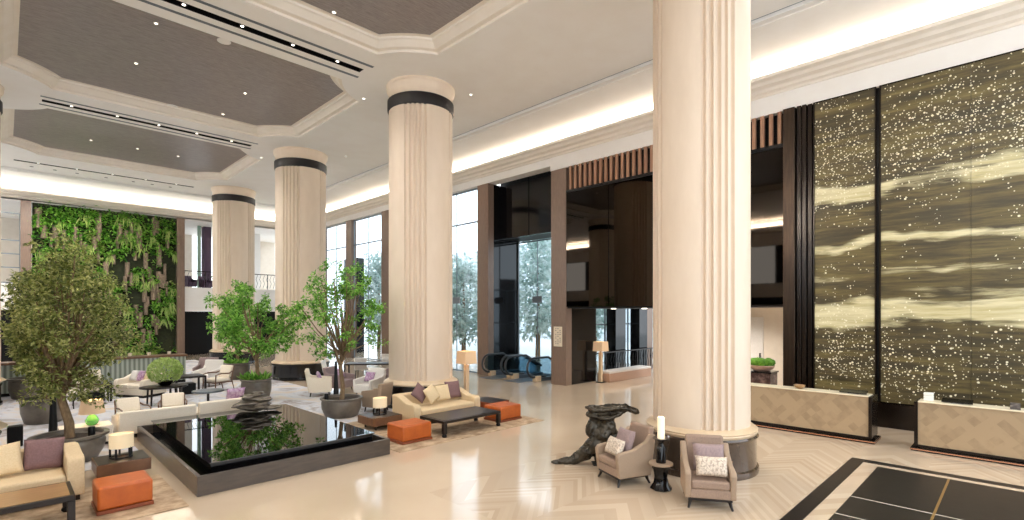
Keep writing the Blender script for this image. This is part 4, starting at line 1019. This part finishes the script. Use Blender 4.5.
wc_ = wood_chair('wooden armchair with ivory cushions behind the ivory sofa end by the olive tree', (2.2, 15.2, .012), R(10), M['cream_l']); wc_.scale = (.85, .85, .76)
wc_ = wood_chair('wooden armchair with ivory cushions in front of the hydrangea table', (3.05, 15.3, .012), R(-12), M['cream_l']); wc_.scale = (.85, .85, .76)
round_table('small round grey pedestal table between rocks and lounge chairs', (4.3, 17.1, .012), .42, .44, M['plate'], M['steel'], 1, legs=0, name='pedestal_table')
coffee_table('black square table beside the wooden chair near the green wall', (4.42, 20.0, .012), 0, .9, .9, .62, M['tabledark'], M['tabledark'], .06, .06, feet=False, name='lounge_table')
tag(box(-.2, .2, -.2, .2, 0, .36).build('stool', M['black'], bevel=.02, loc=(4.42, 20.0, .014)), 'black cube stool under the square table by the wooden chair', 'stool')
wood_chair('wooden armchair with sand cushions beside the black table by the planter', (5.35, 20.1, .012), R(-70), M['cream_l'])
armchair('white wing armchair behind the black table near the dark recess', (5.4, 21.6, .012), R(-50), M['white_fab'], bh=.95)
armchair('mauve grey armchair at the end of the bar counter', (5.75, 23.2, .012), R(-30), M['lilac'], bh=.92)
c1 = armchair('ivory armchair before the black base of the column behind the pool', (7.45, 16.5, .012), R(65), M['cream_l'], bh=.88)
cushion('violet cushion on the ivory armchair before the column behind the pool', lcl(c1, 0, .08, .62), R(65), R(66), .38, .34, .12, M['purple'])
armchair('tan armchair turned away behind the lamp side table', (7.36, 12.72, .012), R(200), M['taupe_side'], w=.58, d=.6, bh=.8)
c2 = armchair('white armchair with violet cushion in front of the glazing beside the pool corner tree', (8.5, 15.15, .012), R(-70), M['white_fab'], bh=.9)
cushion('violet cushion on the white armchair by the glazing', lcl(c2, 0, .08, .62), R(-70), R(66), .38, .34, .12, M['purple'])
c3 = armchair('mauve grey armchair with pink cushion behind the pool corner tree', (8.35, 16.9, .012), R(30), M['lilac'])
cushion('pink violet cushion on the mauve armchair behind the pool corner tree', lcl(c3, 0, .05, .62), R(30), R(66), .4, .34, .12, M['purple'])
c4 = armchair('mauve grey armchair beside the banded column', (9.6, 14.95, .012), R(20), M['lilac'])
cushion('pink violet cushion on the armchair beside the banded column', lcl(c4, 0, .05, .62), R(20), R(66), .4, .34, .12, M['purple'])
coffee_table('long grey dining table by the tall windows', (10.5, 18.2, .0), R(-40), 2.3, .8, .76, M['plate'], M['steel'], .05, .06, feet=False, name='dining_table')
for k, (x, y, a, lb) in enumerate(((9.0, 18.9, 50, 'white dining chair at the near end of the long grey table'), (10.5, 19.3, 140, 'white dining chair on the window side of the long grey table'), (11.3, 18.6, 150, 'white dining chair at the far end of the long grey table'), (12.4, 20.2, 120, 'white dining chair standing closest to the tall windows'))):
    q = dining_chair(lb, (x, y, 0), R(a), M['white_fab'])
    if k in (1, 3): cushion('lilac cushion on the ' + ('window side' if k == 1 else 'chair closest to the tall windows'), lcl(q, 0, .08, .66), R(a), R(70), .36, .3, .1, M['purple'])
tag(box(-.12, .12, -.12, .12, 0, .42).build('stool', M['black'], bevel=.02, loc=(.16, 14.6, .014)), 'black stool behind the olive tree at the picture edge', 'stool')
t = thing('balcony_plant', 'small dark green plant behind the balcony railing', 'plant', (10.9, 40.2, 4.3)); MB().lathe([(.2, 0), (.28, .5), (.25, .5), (0, .45)], 20, caps=False).build('planter', M['pot'], t, smooth='auto')
f = MB(); sprig(f, (0, 0, 1.0), .5, 260, .2, .1); f.build('foliage', M['leafB'], t)
for k, x in enumerate((8.4, 9.3, 10.6)):
    armchair(('dark armchair behind the balcony railing next to the planted wall', 'dark armchair behind the balcony railing by the plum pillar', 'dark armchair behind the balcony railing hidden partly by the column')[k], (x, 37.5, 4.3), R(20), M['mauvewall'], w=.6, d=.6)

# ------------------------------------------------------------------ OUTSIDE THE GLASS
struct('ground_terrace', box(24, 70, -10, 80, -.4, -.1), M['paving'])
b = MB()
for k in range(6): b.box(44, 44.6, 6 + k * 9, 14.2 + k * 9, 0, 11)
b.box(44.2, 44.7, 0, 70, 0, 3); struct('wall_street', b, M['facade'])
def out_tree(label, x, y, h, r, seed):
    t = thing('tree', label, 'tree', (x, y, -.1), 0, 'trees outside the glazing')
    MB().tube([(0, 0, 0), (.1, .05, h * .3), (0, 0, h * .8)], [.16, .12, .04], 8).build('trunk', M['bark'], t)
    f = MB(); rnd = random.Random(seed)
    for c in crown(26, r, h * .22, h, r * .36, seed): 
        for k in range(3): sprig(f, (c[0] + rnd.gauss(0, .2), c[1] + rnd.gauss(0, .2), c[2]), c[3], 26, .42, .2)
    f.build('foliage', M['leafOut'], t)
for k, (x, y, h, r) in enumerate(((21.5, 16.4, 6.5, 1.5), (22.8, 20.6, 7.5, 1.6), (20.8, 25.2, 6.0, 1.6), (22.4, 29.8, 7.0, 1.7), (20.4, 34.9, 7.0, 1.6), (27.5, 14.0, 7.5, 2.0), (28.5, 20.5, 8, 2.2), (28.5, 30.5, 8, 2.2))):
    out_tree('leafy tree standing outside behind the glazing', x, y, h, r, 70 + k)
b = MB(); b.box(17.3, 17.9, 32.6, 34.4, 0, 6.6); struct('pillar', b, M['black_gloss'])

# ------------------------------------------------------------------ LIGHT
w = bpy.data.worlds.new('daylight'); scene.world = w; w.use_nodes = True
bg = w.node_tree.nodes['Background']; bg.inputs['Color'].default_value = (.86, .93, 1, 1); bg.inputs['Strength'].default_value = 2.1
CW = (1, .88, .72)
light('cove_and_fill_light', 'AREA', (XW - .2, 16, 9.07), 95, CW, (PI, 0, 0), shape='RECTANGLE', size=.18, size_y=40)
light('cove_and_fill_light', 'AREA', (XW - .2, 16, 9.08), 900, (1, .95, .88), (PI, R(50), 0), shape='RECTANGLE', size=.14, size_y=40)
light('cove_and_fill_light', 'AREA', (3.0, YW - .2, 8.97), 55, CW, (PI, 0, 0), shape='RECTANGLE', size=22, size_y=.18)
light('cove_and_fill_light', 'AREA', (3.0, YW - .2, 8.98), 280, (1, .95, .88), (PI + R(50), 0, 0), shape='RECTANGLE', size=22, size_y=.14)
light('cove_and_fill_light', 'AREA', (-8.8, 16, 8.95), 4200, (1, .95, .88), (PI, R(-62), 0), shape='RECTANGLE', size=.14, size_y=40)  # added uplight in the unseen left trough, brightens the ceiling
NW = (1, .96, .91)
for (x0, x1, y, w_) in tracks:
    for k in range(3):
        x = x0 + (x1 - x0) * (k + .5) / 3
        light('track_spot', 'SPOT', (x, y, CZ - .02), 230, NW, spot_size=R(130), spot_blend=1, shadow_soft_size=.12)
for x in (-1, 1.4, 3.8):
    light('track_spot', 'SPOT', (x, 31.3, CZ - .05), 560, NW, (R(50), 0, 0), spot_size=R(70), spot_blend=.8, shadow_soft_size=.1)
for (ya, yb) in bays:
    for x in (2.2, 5.6):
        for y in (ya * .65 + yb * .35, ya * .35 + yb * .65):
            light('downlight_beam', 'SPOT', (x, y, CZ + .2), 140, NW, spot_size=R(140), spot_blend=1, shadow_soft_size=.1)
for y in (1, 3, 6, 9.5):
    light('reception_beam', 'SPOT', (11.0, y, CZ - .03), 330, NW, spot_size=R(130), spot_blend=1, shadow_soft_size=.1)
for x, y, e in ((15.9, 10.6, 25), (16.2, 9.5, 25), (15.8, 6.4, 60), (17.6, 7.0, 90)): light('passage_lamp_and_fill', 'SPOT', (x, y, 2.88), e * 2.5, (1, .93, .85), spot_size=R(150), spot_blend=1, shadow_soft_size=.08)  # the last one is added without a fitting, to brighten the corridor
vs = scene.view_settings
scene.display_settings.display_device = 'sRGB'; vs.view_transform = 'Standard'; vs.look = 'None'; vs.gamma = 1; vs.use_curve_mapping = False; vs.exposure = .55
scene.cycles.use_denoising = True; scene.cycles.max_bounces = 8; scene.cycles.transparent_max_bounces = 16; scene.cycles.caustics_reflective = False; scene.cycles.caustics_refractive = False; scene.cycles.sample_clamp_indirect = 6
